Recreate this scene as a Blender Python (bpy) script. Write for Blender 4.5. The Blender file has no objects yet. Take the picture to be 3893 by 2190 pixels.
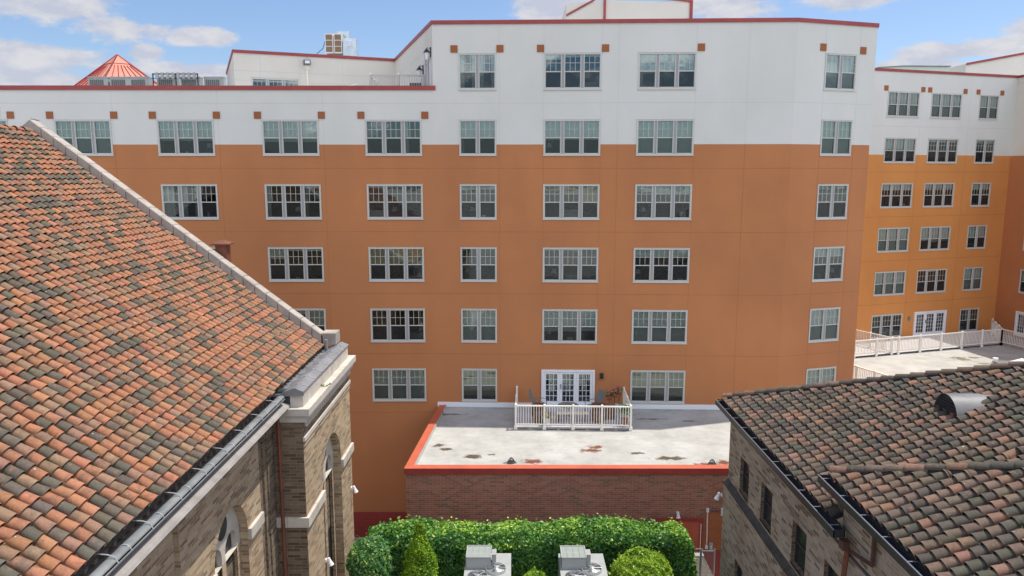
import bpy, math, random
import numpy as np
from math import sin, cos, pi, radians as R, sqrt, atan2
from mathutils import Vector, Matrix
random.seed(7)
rng = np.random.default_rng(7)
SC = bpy.context.scene
COL = SC.collection

# ------------------------------------------------------------------ camera (eye at the origin, y into the picture, z up)
cam_d = bpy.data.cameras.new("camera")
cam = bpy.data.objects.new("camera", cam_d); COL.objects.link(cam)
cam_d.sensor_width = 36.0; cam_d.lens = 26.18; cam_d.clip_end = 3000; cam_d.clip_start = 0.1
cam.rotation_euler = (R(90 - 8.695), 0, 0)
SC.camera = cam
# ------------------------------------------------------------------ sun, sky, exposure
SUN = Vector((6.4, 2.7, 18.76)).normalized()
EL = math.asin(SUN.z); AZ = atan2(SUN.x, SUN.y)
sd = bpy.data.lights.new("sun", 'SUN'); sd.energy = 4.4; sd.angle = R(0.6); sd.color = (1.0, 0.93, 0.83)
so = bpy.data.objects.new("sun", sd); COL.objects.link(so)
so.rotation_euler = (-SUN).to_track_quat('-Z', 'Y').to_euler()
SC.view_settings.view_transform = 'Standard'; SC.view_settings.look = 'None'
SC.view_settings.exposure = 0.26; SC.view_settings.gamma = 1.0

W = bpy.data.worlds.new("World"); SC.world = W; W.use_nodes = True
def N(nt, t, **kw):
    n = nt.nodes.new(t)
    for k, v in kw.items():
        if k == 'inp':
            for i, x in v.items(): n.inputs[i].default_value = x
        else: setattr(n, k, v)
    return n
def M(nt, op, a, b=None, c=None, clamp=False):
    n = nt.nodes.new('ShaderNodeMath'); n.operation = op; n.use_clamp = clamp
    for i, x in enumerate((a, b, c)):
        if x is None: continue
        if isinstance(x, (int, float)): n.inputs[i].default_value = x
        else: nt.links.new(x, n.inputs[i])
    return n.outputs[0]
def sky():
    nt = W.node_tree; nt.nodes.clear(); L = nt.links.new
    out = N(nt, 'ShaderNodeOutputWorld'); bg = N(nt, 'ShaderNodeBackground')
    st = N(nt, 'ShaderNodeTexSky'); st.sky_type = 'NISHITA'; st.sun_disc = False
    st.sun_elevation = EL; st.sun_rotation = AZ; st.altitude = 300; st.air_density = 1.0; st.dust_density = 1.2; st.ozone_density = 1.0
    tc = N(nt, 'ShaderNodeTexCoord'); sep = N(nt, 'ShaderNodeSeparateXYZ'); L(tc.outputs['Generated'], sep.inputs[0])
    X, Y, Z = sep.outputs
    az = M(nt, 'ARCTAN2', X, Y); el = M(nt, 'ARCSINE', Z)
    n1 = N(nt, 'ShaderNodeTexNoise', inp={'Scale': 9.0, 'Detail': 8.0, 'Roughness': 0.62})
    mp = N(nt, 'ShaderNodeMapping', inp={'Scale': (1, 1, 2.2)}); L(tc.outputs['Generated'], mp.inputs[0]); L(mp.outputs[0], n1.inputs['Vector'])
    n2 = N(nt, 'ShaderNodeTexNoise', inp={'Scale': 22.0, 'Detail': 8.0, 'Roughness': 0.6}); L(mp.outputs[0], n2.inputs['Vector'])
    # cumulus banks, the unseen ones behind the camera added to light the facade: azimuth, elevation, half width, half height (degrees)
    banks = [(-31.0, 10.6, 4.6, 1.5), (-26.9, 9.4, 3.6, .9), (-31.9, 7.2, 4.6, .95), (-22.3, 9.2, 2.2, .6), (-25.3, 8.0, 1.1, .65), (-23.6, 7.0, 4.0, .55), (-32.4, 5.9, 4.0, .7),
             (3.4, 11.8, 3.0, 1.3), (15.4, 11.7, 4.6, 1.3), (24.5, 11.5, 3.8, .7), (31.2, 7.8, 4.8, .6), (27.4, 7.0, 3.0, .6), (-38, 9, 4, 2), (38, 9, 5, 1.2), (9, 14, 5, 1.5),
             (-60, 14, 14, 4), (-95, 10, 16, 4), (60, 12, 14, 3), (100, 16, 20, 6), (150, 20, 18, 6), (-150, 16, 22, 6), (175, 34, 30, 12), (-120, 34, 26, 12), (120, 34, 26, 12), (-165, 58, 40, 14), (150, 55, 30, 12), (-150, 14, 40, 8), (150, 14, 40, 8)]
    m = None
    for a, e, ra, re in banks:
        da = M(nt, 'MULTIPLY', M(nt, 'SUBTRACT', az, R(a)), 1 / R(ra)); de = M(nt, 'MULTIPLY', M(nt, 'SUBTRACT', el, R(e)), 1 / R(re))
        d = M(nt, 'SQRT', M(nt, 'ADD', M(nt, 'MULTIPLY', da, da), M(nt, 'MULTIPLY', de, de)))
        v = M(nt, 'SUBTRACT', 1.0, d)
        m = v if m is None else M(nt, 'MAXIMUM', m, v)
    nz = M(nt, 'ADD', M(nt, 'MULTIPLY', M(nt, 'SUBTRACT', n1.outputs[0], .5), 2.6), M(nt, 'MULTIPLY', M(nt, 'SUBTRACT', n2.outputs[0], .5), 1.5))
    dens = M(nt, 'ADD', M(nt, 'ADD', m, nz), .22)
    mr = N(nt, 'ShaderNodeMapRange', interpolation_type='SMOOTHSTEP', inp={'From Min': 0.0, 'From Max': 0.62}); L(dens, mr.inputs[0])
    # shading of the cloud: lilac in the thin parts, white where the billows catch the sun
    mr2 = N(nt, 'ShaderNodeMapRange', inp={'From Min': 0.42, 'From Max': 0.62}); L(n2.outputs[0], mr2.inputs[0])
    cc = N(nt, 'ShaderNodeMix', data_type='RGBA'); cc.inputs[6].default_value = (.72, .75, .88, 1); cc.inputs[7].default_value = (.93, .92, .95, 1); L(mr2.outputs[0], cc.inputs[0])
    cs = N(nt, 'ShaderNodeVectorMath', operation='SCALE', inp={'Scale': 0.70}); L(cc.outputs[2], cs.inputs[0]); mb_ = N(nt, 'ShaderNodeMapRange', inp={'From Min': .45, 'From Max': -.3, 'To Min': .66, 'To Max': 1.9}); L(Y, mb_.inputs[0]); L(mb_.outputs[0], cs.inputs['Scale'])  # unseen clouds behind the camera made brighter to fill the shaded facade
    # even scaling of the clear sky with a slight blue tint
    ss = N(nt, 'ShaderNodeVectorMath', operation='MULTIPLY'); ss.inputs[1].default_value = (.103, .113, .130); L(st.outputs[0], ss.inputs[0])
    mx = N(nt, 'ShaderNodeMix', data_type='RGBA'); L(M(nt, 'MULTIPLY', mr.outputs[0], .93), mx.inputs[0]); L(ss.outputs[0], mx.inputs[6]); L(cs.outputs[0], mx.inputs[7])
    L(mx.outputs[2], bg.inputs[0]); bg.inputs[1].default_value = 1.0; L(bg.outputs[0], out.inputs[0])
sky()

# ------------------------------------------------------------------ materials
MATS = {}
def mat(name, col=(.5, .5, .5), rough=.7, metal=0.0, build=None, spec=.5):
    if name in MATS: return MATS[name]
    m = bpy.data.materials.new(name); m.use_nodes = True; nt = m.node_tree
    b = nt.nodes['Principled BSDF']
    b.inputs['Base Color'].default_value = (*col, 1); b.inputs['Roughness'].default_value = rough
    b.inputs['Metallic'].default_value = metal; b.inputs['Specular IOR Level'].default_value = spec
    if build: build(nt, b)
    MATS[name] = m; return m
def coords(nt, scale=(1, 1, 1), kind='Object'):
    tc = N(nt, 'ShaderNodeTexCoord'); mp = N(nt, 'ShaderNodeMapping', inp={'Scale': scale}); nt.links.new(tc.outputs[kind], mp.inputs[0]); return mp.outputs[0]
def wpos(nt, scale=(1, 1, 1)):
    g = N(nt, 'ShaderNodeNewGeometry'); mp = N(nt, 'ShaderNodeMapping', inp={'Scale': scale}); nt.links.new(g.outputs['Position'], mp.inputs[0]); return mp.outputs[0]
def noise(nt, vec, scale, detail=5, rough=.6):
    n = N(nt, 'ShaderNodeTexNoise', inp={'Scale': scale, 'Detail': detail, 'Roughness': rough}); nt.links.new(vec, n.inputs['Vector']); return n.outputs[0]
def ramp(nt, fac, stops, interp='LINEAR'):
    r = N(nt, 'ShaderNodeValToRGB'); nt.links.new(fac, r.inputs[0]); cr = r.color_ramp; cr.interpolation = interp
    while len(cr.elements) > 1: cr.elements.remove(cr.elements[-1])
    for i, (p, c) in enumerate(stops):
        e = cr.elements[0] if i == 0 else cr.elements.new(p)
        e.position = p; e.color = (*c, 1)
    return r.outputs[0]
def mixc(nt, f, a, b, mode='MIX'):
    n = N(nt, 'ShaderNodeMix', data_type='RGBA', blend_type=mode)
    for s, x in ((0, f), (6, a), (7, b)):
        if isinstance(x, (int, float)): n.inputs[s].default_value = x
        elif isinstance(x, tuple): n.inputs[s].default_value = (*x, 1)
        else: nt.links.new(x, n.inputs[s])
    return n.outputs[2]
def bump(nt, b, h, strength=.3, dist=.02):
    n = N(nt, 'ShaderNodeBump', inp={'Strength': strength, 'Distance': dist}); nt.links.new(h, n.inputs['Height']); nt.links.new(n.outputs[0], b.inputs['Normal'])
def stucco(c1, c2):
    def f(nt, b):
        v = wpos(nt)
        n1 = noise(nt, v, .22, 4, .55); n2 = noise(nt, wpos(nt, (.7, .7, .35)), 1.0, 5, .6); n3 = noise(nt, v, 60, 3, .7)
        f = M(nt, 'ADD', M(nt, 'MULTIPLY', n1, .6), M(nt, 'MULTIPLY', n2, .4))
        c = ramp(nt, f, [(.36, c1), (.64, c2)])
        nt.links.new(c, b.inputs['Base Color']); bump(nt, b, n3, .25, .004)
    return f
def simple_noise(c1, c2, scale=3, rb=.2, bs=0):
    def f(nt, b):
        v = wpos(nt); n1 = noise(nt, v, scale, 6, .65)
        nt.links.new(ramp(nt, n1, [(.32, c1), (.68, c2)]), b.inputs['Base Color'])
        if bs: bump(nt, b, noise(nt, v, scale * 6, 4, .6), rb, bs)
    return f
def bricks(stops, mortar, bw, bh, ms=.008, patch=None, pscale=.5, soot=None):
    def f(nt, b):
        tc = N(nt, 'ShaderNodeTexCoord'); uv = tc.outputs['UV']
        bt = N(nt, 'ShaderNodeTexBrick', inp={'Color1': (0, 0, 0, 1), 'Color2': (1, 1, 1, 1), 'Mortar': (.5, .5, .5, 1), 'Scale': 1.0, 'Mortar Size': ms, 'Mortar Smooth': .2, 'Bias': 0.0, 'Brick Width': bw, 'Row Height': bh})
        nt.links.new(uv, bt.inputs['Vector'])
        c = ramp(nt, bt.outputs['Color'], stops)
        v = wpos(nt); n = noise(nt, v, 14, 5, .65)
        c = mixc(nt, .32, c, ramp(nt, n, [(.3, (.35, .3, .26)), (.7, (1, 1, 1))]), 'MULTIPLY')
        if patch:
            c = mixc(nt, M(nt, 'MULTIPLY', ramp(nt, noise(nt, v, pscale, 4, .6), [(.42, (0, 0, 0)), (.62, (1, 1, 1))]), .55), c, patch, 'MULTIPLY')
        c = mixc(nt, bt.outputs['Fac'], c, mortar)
        nt.links.new(c, b.inputs['Base Color'])
        bump(nt, b, M(nt, 'SUBTRACT', 1.0, bt.outputs['Fac']), .5, .008)
    return f
def tile_mat(nt, b):
    at = N(nt, 'ShaderNodeAttribute', attribute_name='tint'); v = wpos(nt)
    n1 = noise(nt, v, 5.5, 5, .6); n2 = noise(nt, v, 24, 5, .7)
    f1 = ramp(nt, n1, [(.50, (0, 0, 0)), (.62, (1, 1, 1))])
    c = mixc(nt, M(nt, 'MULTIPLY', f1, .62), at.outputs['Color'], mixc(nt, .68, at.outputs['Color'], (.085, .080, .066)))
    f2 = ramp(nt, noise(nt, v, 7.3, 4, .6), [(.58, (0, 0, 0)), (.68, (1, 1, 1))])
    c = mixc(nt, M(nt, 'MULTIPLY', f2, .40), c, (.36, .165, .092))
    c = mixc(nt, .55, c, ramp(nt, n2, [(.3, (.55, .55, .55)), (.7, (1.15, 1.12, 1.08))]), 'MULTIPLY')
    sp = ramp(nt, noise(nt, v, 11, 2, .4), [(.76, (0, 0, 0)), (.79, (1, 1, 1))])
    c = mixc(nt, M(nt, 'MULTIPLY', sp, .6), c, (.5, .5, .45))
    nt.links.new(c, b.inputs['Base Color']); bump(nt, b, n2, .35, .006)
STAINS = [(-3.16, 30.95, .26, .2, 0), (-2.85, 30.53, .28, .16, 0), (-1.63, 29.71, .42, .3, 0), (-.9, 29.9, .2, .1, 0), (3.58, 30.77, .36, .26, 1), (3.36, 30.35, .5, .2, 1), (.89, 29.15, .5, .26, 1), (5.32, 30.05, .45, .14, 0), (6.5, 29.5, .7, .22, 0), (8.65, 29.04, .4, .26, 1),
          (-.03, 29.0, .3, .15, 0), (7.9, 28.85, .5, .16, 1), (28.65, 46.38, .6, .55, 2), (29.66, 46.65, .7, .3, 2), (29.34, 45.09, .4, .25, 2), (-3.4, 35.2, 1.2, .14, 2), (6.6, 34.5, 1.1, .12, 2), (8.4, 34.2, .5, .1, 2)]
def membrane(nt, b):
    v = wpos(nt); L = nt.links.new
    n1 = noise(nt, v, .8, 7, .68); n2 = noise(nt, wpos(nt, (1, 3.0, 1)), 1.9, 7, .75)
    c = ramp(nt, n1, [(.33, (.31, .31, .285)), (.66, (.44, .44, .415))])
    c = mixc(nt, M(nt, 'MULTIPLY', ramp(nt, n2, [(.55, (0, 0, 0)), (.70, (1, 1, 1))]), .55), c, (.17, .165, .145))
    # welded seams of the sheets
    sep = N(nt, 'ShaderNodeSeparateXYZ'); g = N(nt, 'ShaderNodeNewGeometry'); L(g.outputs['Position'], sep.inputs[0])
    for ax, per, off in ((1, 2.05, .12), (0, 6.1, 2.3)):
        fr = M(nt, 'FRACT', M(nt, 'MULTIPLY', M(nt, 'ADD', sep.outputs[ax], off), 1 / per))
        ln = M(nt, 'LESS_THAN', fr, .05 / per)
        c = mixc(nt, M(nt, 'MULTIPLY', ln, .6), c, (.36, .36, .34))
    nn = noise(nt, v, 3.2, 5, .7)
    for x, y, rx, ry, k in STAINS:
        dx = M(nt, 'MULTIPLY', M(nt, 'SUBTRACT', sep.outputs[0], x), 1 / rx); dy = M(nt, 'MULTIPLY', M(nt, 'SUBTRACT', sep.outputs[1], y), 1 / ry)
        d = M(nt, 'SQRT', M(nt, 'ADD', M(nt, 'MULTIPLY', dx, dx), M(nt, 'MULTIPLY', dy, dy)))
        d = M(nt, 'ADD', d, M(nt, 'MULTIPLY', M(nt, 'SUBTRACT', nn, .5), 3.2))
        mr = N(nt, 'ShaderNodeMapRange', inp={'From Min': 1.05, 'From Max': .55}); L(d, mr.inputs[0])
        c = mixc(nt, M(nt, 'MULTIPLY', mr.outputs[0], .97), c, ((.07, .045, .02), (.14, .035, .012), (.15, .13, .09))[k])
    L(c, b.inputs['Base Color'])
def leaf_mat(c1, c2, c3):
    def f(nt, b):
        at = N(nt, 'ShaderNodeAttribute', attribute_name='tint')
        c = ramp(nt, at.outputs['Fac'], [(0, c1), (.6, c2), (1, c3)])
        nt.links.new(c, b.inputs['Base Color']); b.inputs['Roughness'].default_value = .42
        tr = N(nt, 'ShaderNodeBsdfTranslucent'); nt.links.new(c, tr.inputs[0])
        mx = N(nt, 'ShaderNodeMixShader', inp={0: .28}); out = nt.nodes['Material Output']
        nt.links.new(b.outputs[0], mx.inputs[1]); nt.links.new(tr.outputs[0], mx.inputs[2]); nt.links.new(mx.outputs[0], out.inputs[0])
    return f
def glass(nt, b):
    L = nt.links.new; out = nt.nodes['Material Output']; nt.nodes.remove(b)
    tr = N(nt, 'ShaderNodeBsdfTransparent', inp={0: (.80, .88, .86, 1)}); gl = N(nt, 'ShaderNodeBsdfGlossy', inp={0: (.80, .96, .95, 1), 'Roughness': .015})
    fr = N(nt, 'ShaderNodeFresnel', inp={'IOR': 1.9})
    n = noise(nt, wpos(nt), 1.6, 2, .5); bp = N(nt, 'ShaderNodeBump', inp={'Strength': .06, 'Distance': .04}); L(n, bp.inputs['Height']); L(bp.outputs[0], gl.inputs['Normal'])
    mx = N(nt, 'ShaderNodeMixShader'); L(M(nt, 'ADD', fr.outputs[0], .06), mx.inputs[0]); L(tr.outputs[0], mx.inputs[1]); L(gl.outputs[0], mx.inputs[2]); L(mx.outputs[0], out.inputs[0])
def screen(nt, b):
    L = nt.links.new; out = nt.nodes['Material Output']
    tr = N(nt, 'ShaderNodeBsdfTransparent'); mx = N(nt, 'ShaderNodeMixShader', inp={0: .40}); L(tr.outputs[0], mx.inputs[1]); L(b.outputs[0], mx.inputs[2]); L(mx.outputs[0], out.inputs[0])
def mesh_wire(nt, b):
    L = nt.links.new; out = nt.nodes['Material Output']; tc = N(nt, 'ShaderNodeTexCoord'); sp = N(nt, 'ShaderNodeSeparateXYZ'); L(tc.outputs['UV'], sp.inputs[0])
    k = []
    for s in (1, -1):
        a = M(nt, 'ADD', sp.outputs[0], M(nt, 'MULTIPLY', sp.outputs[1], s)); k.append(M(nt, 'LESS_THAN', M(nt, 'FRACT', M(nt, 'MULTIPLY', a, 12.0)), .16))
    f = M(nt, 'MAXIMUM', k[0], k[1]); tr = N(nt, 'ShaderNodeBsdfTransparent'); mx = N(nt, 'ShaderNodeMixShader'); L(f, mx.inputs[0]); L(tr.outputs[0], mx.inputs[1]); L(b.outputs[0], mx.inputs[2]); L(mx.outputs[0], out.inputs[0])
def blindm(c):
    def f(nt, b):
        sep = N(nt, 'ShaderNodeSeparateXYZ'); nt.links.new(wpos(nt), sep.inputs[0])
        fr = M(nt, 'FRACT', M(nt, 'MULTIPLY', sep.outputs[2], 1 / .055))
        d = tuple(x * .72 for x in c)
        nt.links.new(mixc(nt, M(nt, 'LESS_THAN', fr, .25), c, d), b.inputs['Base Color'])
    return f
mat('orange_stucco', rough=.9, build=stucco((.43, .175, .070), (.50, .206, .079)))
mat('bounce_lit_stucco', rough=.9, build=stucco((.58, .24, .066), (.67, .285, .078)))  # orange stucco brightened: light bounced onto the right wing put into the colour
mat('white_stucco', rough=.9, build=stucco((.62, .635, .595), (.68, .695, .655)))
mat('cream_stucco', rough=.9, build=stucco((.63, .605, .53), (.70, .67, .60)))
mat('joint_orange', (.34, .132, .052), .9); mat('joint_white', (.54, .545, .52), .9)
mat('brown_square', rough=.9, build=stucco((.30, .105, .04), (.35, .125, .05)))
mat('red_metal', rough=.45, spec=.6, build=simple_noise((.27, .032, .030), (.36, .048, .040), 1.2))
mat('faded_red', rough=.6, build=simple_noise((.46, .15, .10), (.55, .20, .13), 1.0))
mat('coral_metal', rough=.5, build=simple_noise((.42, .095, .05), (.52, .12, .065), 1.2))
mat('white_vinyl', (.55, .555, .515), .4); mat('cream_vinyl', (.80, .78, .70), .45)
mat('white_paint', (.80, .82, .84), .45)
mat('glass', build=glass); mat('screen', (.025, .028, .032), .8, build=screen)
mat('blind_white', (.75, .78, .75), .8, build=blindm((.86, .88, .84))); mat('blind_tan', (.5, .42, .25), .8, build=blindm((.55, .47, .30)))
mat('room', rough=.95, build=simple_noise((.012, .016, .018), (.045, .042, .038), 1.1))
mat('membrane', rough=.8, build=membrane)
mat('grey_roof', (.42, .42, .41), .9)
mat('red_brick', rough=.9, build=bricks([(0, (.28, .118, .075)), (.45, (.35, .152, .098)), (.84, (.40, .18, .118)), (.90, (.24, .12, .08)), (1, (.17, .14, .09))], (.42, .28, .22), .30, .085, .006, (.80, .72, .66), .35))
mat('painted_brick', rough=.85, build=bricks([(0, (.30, .05, .035)), (1, (.34, .06, .04))], (.27, .045, .03), .30, .085, .006))
mat('orange_brick', rough=.85, build=bricks([(0, (.40, .13, .05)), (1, (.46, .16, .06))], (.36, .12, .05), .30, .085, .006))
mat('buff_brick', rough=.92, build=bricks([(0, (.21, .155, .10)), (.25, (.38, .29, .185)), (.6, (.52, .41, .27)), (.85, (.44, .32, .195)), (1, (.29, .17, .10))], (.42, .35, .26), .34, .080, .006, (.80, .74, .66), .6))
mat('shaded_brick', rough=.92, build=bricks([(0, (.09, .065, .045)), (.3, (.17, .125, .085)), (.6, (.26, .20, .13)), (.85, (.18, .13, .085)), (1, (.11, .065, .04))], (.21, .175, .13), .38, .095, .009, (.6, .56, .52), .8))  # darker copy of the buff brick, with wall and recess shade in the colour
mat('grey_brick', rough=.92, build=bricks([(0, (.16, .12, .085)), (.22, (.38, .33, .26)), (.6, (.48, .43, .345)), (.85, (.38, .32, .245)), (1, (.16, .105, .07))], (.46, .41, .335), .34, .085, .006, (.66, .62, .58), .7))
mat('limestone', rough=.85, build=simple_noise((.42, .385, .33), (.56, .52, .455), 2.2, .2, .004))
mat('coping_stone', rough=.85, build=simple_noise((.27, .24, .21), (.42, .38, .335), 2.0, .2, .004))
mat('cornice_stone', rough=.8, build=simple_noise((.20, .185, .17), (.30, .28, .26), 2.0))
mat('copper_dark', rough=.6, build=simple_noise((.06, .032, .022), (.12, .055, .035), 3))
mat('zinc_dark', rough=.5, build=simple_noise((.10, .105, .105), (.19, .19, .185), 1.4))
mat('vinyl_shade', (.34, .355, .36), .5)  # mullion channel: the shade of its recess is put into the grey
mat('seam', (.10, .09, .085), .9)
mat('lead', rough=.42, spec=.6, build=simple_noise((.15, .15, .155), (.25, .25, .255), 1.3))
mat('lead_light', (.34, .35, .36), .5)
mat('zinc', rough=.5, metal=.1, build=simple_noise((.13, .14, .14), (.23, .24, .235), 2.0))
mat('dark_metal', (.045, .05, .055), .45, .3); mat('gutter_edge', (.34, .36, .40), .35, .6)
mat('copper', rough=.6, metal=.2, build=simple_noise((.13, .05, .03), (.24, .085, .045), 3))
mat('tile', rough=.9, build=tile_mat, spec=.15)
mat('underlay', (.05, .045, .04), .95); mat('hip_mortar', (.10, .09, .095), .95)
mat('ac_paint', rough=.5, build=simple_noise((.29, .31, .30), (.37, .39, .38), 1.5)); mat('ac_side', (.36, .38, .38), .5)
mat('ac_dark', (.05, .055, .055), .6); mat('fan_blade', (.55, .57, .58), .35, .7); mat('wire', (.55, .57, .58), .35, .6)
mat('slat_dark', (.12, .13, .125), .7); mat('tan_filter', (.27, .18, .11), .8)
mat('galv', rough=.3, metal=.75, build=simple_noise((.45, .53, .58), (.62, .68, .72), 3))
mat('leaf_green', build=leaf_mat((.03, .12, .025), (.15, .36, .055), (.58, .70, .09)))
mat('leaf_bright', build=leaf_mat((.07, .18, .015), (.26, .44, .03), (.60, .70, .07)))
mat('leaf_dark', build=leaf_mat((.03, .12, .04), (.11, .29, .08), (.40, .52, .09)))
mat('leaf_cone', build=leaf_mat((.08, .20, .012), (.30, .50, .02), (.60, .70, .04)))
mat('bark', (.09, .06, .04), .9)
mat('soil', rough=.95, build=simple_noise((.05, .038, .028), (.22, .19, .16), 9, .6, .03))
mat('asphalt', rough=.9, build=simple_noise((.045, .045, .045), (.08, .08, .08), 3))
mat('ledge_dark', rough=.9, build=simple_noise((.04, .04, .036), (.09, .085, .075), 3))
mat('leaded', (.02, .026, .03), .22)
mat('paving', rough=.9, build=simple_noise((.30, .28, .25), (.40, .375, .335), .6))  # pale tone chosen so the ground bounces sun onto the shaded facade
mat('wood_grey', rough=.85, build=simple_noise((.30, .27, .24), (.42, .39, .35), 4)); mat('wood_cream', (.72, .66, .46), .6)
mat('deck_grey', rough=.8, build=simple_noise((.42, .42, .44), (.52, .52, .54), 2))
mat('wicker', (.16, .07, .035), .7); mat('sling', (.16, .18, .17), .7); mat('cushion', (.20, .10, .08), .8)
mat('terracotta', (.36, .12, .06), .75); mat('white_pot', (.75, .74, .70), .5)
mat('pink', (.62, .10, .18), .6); mat('flower_red', (.55, .06, .02), .6); mat('flower_yellow', (.7, .40, .03), .6)
mat('black_lantern', (.02, .022, .025), .4); mat('lamp_white', (.80, .82, .85), .3)
mat('pale_green_metal', (.50, .58, .50), .5); mat('concrete', (.42, .41, .38), .9)

# ------------------------------------------------------------------ mesh builder and object helpers
class MB:
    def __init__(s): s.v = []; s.f = []; s.m = []; s.c = []; s.ms = []
    def mi(s, m):
        if m not in s.ms: s.ms.append(m)
        return s.ms.index(m)
    def face(s, pts, m, tint=None):
        k = len(s.v); s.v += [tuple(p) for p in pts]; s.f.append(tuple(range(k, k + len(pts)))); s.m.append(s.mi(m))
    def grid(s, rows, m, close=False):
        k = len(s.v); nr = len(rows); nc = len(rows[0])
        for r in rows: s.v += [tuple(p) for p in r]
        for i in range(nr - 1):
            for j in range(nc if close else nc - 1):
                j2 = (j + 1) % nc
                s.f.append((k + i * nc + j, k + i * nc + j2, k + (i + 1) * nc + j2, k + (i + 1) * nc + j)); s.m.append(s.mi(m))
    def box(s, a, b, m, frame=None):
        x0, y0, z0 = a; x1, y1, z1 = b
        P = [(x0, y0, z0), (x1, y0, z0), (x1, y1, z0), (x0, y1, z0), (x0, y0, z1), (x1, y0, z1), (x1, y1, z1), (x0, y1, z1)]
        if frame: P = [frame(*p) for p in P]
        k = len(s.v); s.v += [tuple(p) for p in P]; i = s.mi(m)
        for q in ((0, 3, 2, 1), (4, 5, 6, 7), (0, 1, 5, 4), (1, 2, 6, 5), (2, 3, 7, 6), (3, 0, 4, 7)): s.f.append(tuple(k + t for t in q)); s.m.append(i)
    def tube(s, pts, r, m, n=8, cap=True):
        pts = [Vector(p) for p in pts]; rows = []
        for i, p in enumerate(pts):
            d = (pts[min(i + 1, len(pts) - 1)] - pts[max(i - 1, 0)]).normalized()
            a = d.orthogonal().normalized() if abs(d.z) > .99 else d.cross(Vector((0, 0, 1))).normalized(); b = d.cross(a).normalized()
            rr = r[i] if isinstance(r, (list, tuple)) else r
            rows.append([p + a * rr * cos(t * 2 * pi / n) + b * rr * sin(t * 2 * pi / n) for t in range(n)])
        s.grid(rows, m, True)
        if cap: s.face(rows[0], m); s.face(rows[-1][::-1], m)
    def prism(s, poly, h0, h1, m, axis='z'):
        A = [tuple(p) + (h0,) for p in poly]; B = [tuple(p) + (h1,) for p in poly]
        s.face(A[::-1], m); s.face(B, m); n = len(poly)
        for i in range(n): j = (i + 1) % n; s.face([A[i], A[j], B[j], B[i]], m)
    def build(s, name, parent=None, loc=None, rz=0, smooth=False):
        me = bpy.data.meshes.new(name); me.from_pydata(s.v, [], s.f); me.update()
        for m in s.ms: me.materials.append(MATS[m])
        me.polygons.foreach_set('material_index', s.m)
        if smooth: me.polygons.foreach_set('use_smooth', [True] * len(s.f))
        box_uv(me)
        return link(name, me, parent, loc, rz)
def box_uv(me):
    nl = len(me.loops); 
    if nl == 0: return
    uv = me.uv_layers.new(name='UVMap')
    co = np.empty(len(me.vertices) * 3, np.float32); me.vertices.foreach_get('co', co); co = co.reshape(-1, 3)
    vi = np.empty(nl, np.int32); me.loops.foreach_get('vertex_index', vi)
    nm = np.empty(len(me.polygons) * 3, np.float32); me.polygons.foreach_get('normal', nm); nm = nm.reshape(-1, 3)
    tot = np.empty(len(me.polygons), np.int32); me.polygons.foreach_get('loop_total', tot)
    ln = np.repeat(nm, tot, axis=0); c = co[vi]; a = np.abs(ln)
    out = np.empty((nl, 2), np.float32)
    zx = a[:, 2] > np.maximum(a[:, 0], a[:, 1]); xx = ~zx & (a[:, 0] >= a[:, 1])
    out[:, 0] = np.where(xx, c[:, 1], c[:, 0]); out[:, 1] = np.where(zx, c[:, 1], c[:, 2])
    uv.data.foreach_set('uv', out.ravel())
def link(name, data, parent=None, loc=None, rz=0):
    o = bpy.data.objects.new(name, data); COL.objects.link(o)
    if loc is not None: o.location = loc
    if rz: o.rotation_euler = (0, 0, rz)
    if parent is not None: o.parent = parent
    return o
def tag(o, label, cat, group=None):
    o['label'] = label; o['category'] = cat
    if group: o['group'] = group
    return o
def thing(name, label, cat, loc=(0, 0, 0), rz=0, group=None):
    return tag(link(name, None, None, loc, rz), label, cat, group)
def kids(o): return [c for c in bpy.data.objects if c.parent == o]
def copy_tree(o, parent=None):
    c = o.copy(); COL.objects.link(c); c.parent = parent
    for ch in kids(o): copy_tree(ch, c)
    return c
def P3(k, base=None): return k

GZ = -18.6; CY = -14.0
# ------------------------------------------------------------------ ground
b = MB(); b.face([(-900, -900, GZ), (900, -900, GZ), (900, 1500, GZ), (-900, 1500, GZ)], 'paving'); o = b.build('ground'); o['kind'] = 'structure'
b = MB(); b.box((-5.84, -30, GZ + .004), (7.1, 25.7, CY), 'soil'); b.box((-5.84, 25.7, GZ + .004), (7.1, 25.95, CY + .05), 'concrete'); o = b.build('courtyard'); o['kind'] = 'structure'

# ================================================================== APARTMENT BUILDING
APT = thing('apartment_building', 'long apartment building with white upper storeys over orange stucco walls and red roof edging', 'building')
ZB = 1.4       # where white meets orange
H3 = 1.656; W3 = 2.70; W2 = 1.773; ZT = 5.60
def rowtop(r, d=0.0): return ZT - 3.05 * r + d
class Plane:
    def __init__(s, ox, oy, ang): s.o = (ox, oy); s.a = ang; s.c = cos(ang); s.s = sin(ang)
    def P(s, u, y, z): return (s.o[0] + u * s.c - y * s.s, s.o[1] + u * s.s + y * s.c, z)
    def u(s, X): return (X - s.o[0]) / s.c
aL = R(.30); aM = R(-2.093); aC = R(16.89); aD = R(17.83)
jx = -3.75; jy = 36.33
PLL = Plane(jx - 40 * cos(aL), jy - 40 * sin(aL), aL)          # u = 40 at the joint
PLM = Plane(jx, jy, aM)
cx, cy = PLM.P((13.17 - jx) / cos(aM), 0, 0)[:2]
PLC = Plane(cx, cy, aC)
uC = (17.46 - cx) / cos(aC); ex, ey = PLC.P(uC, 0, 0)[:2]
PLD = Plane(36.03 - 20 * cos(aD), 54.64 - 20 * sin(aD), aD)     # u = 20 at the inner corner
aE = R(-80.5); PLE = Plane(36.03, 54.64, aE)

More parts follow.
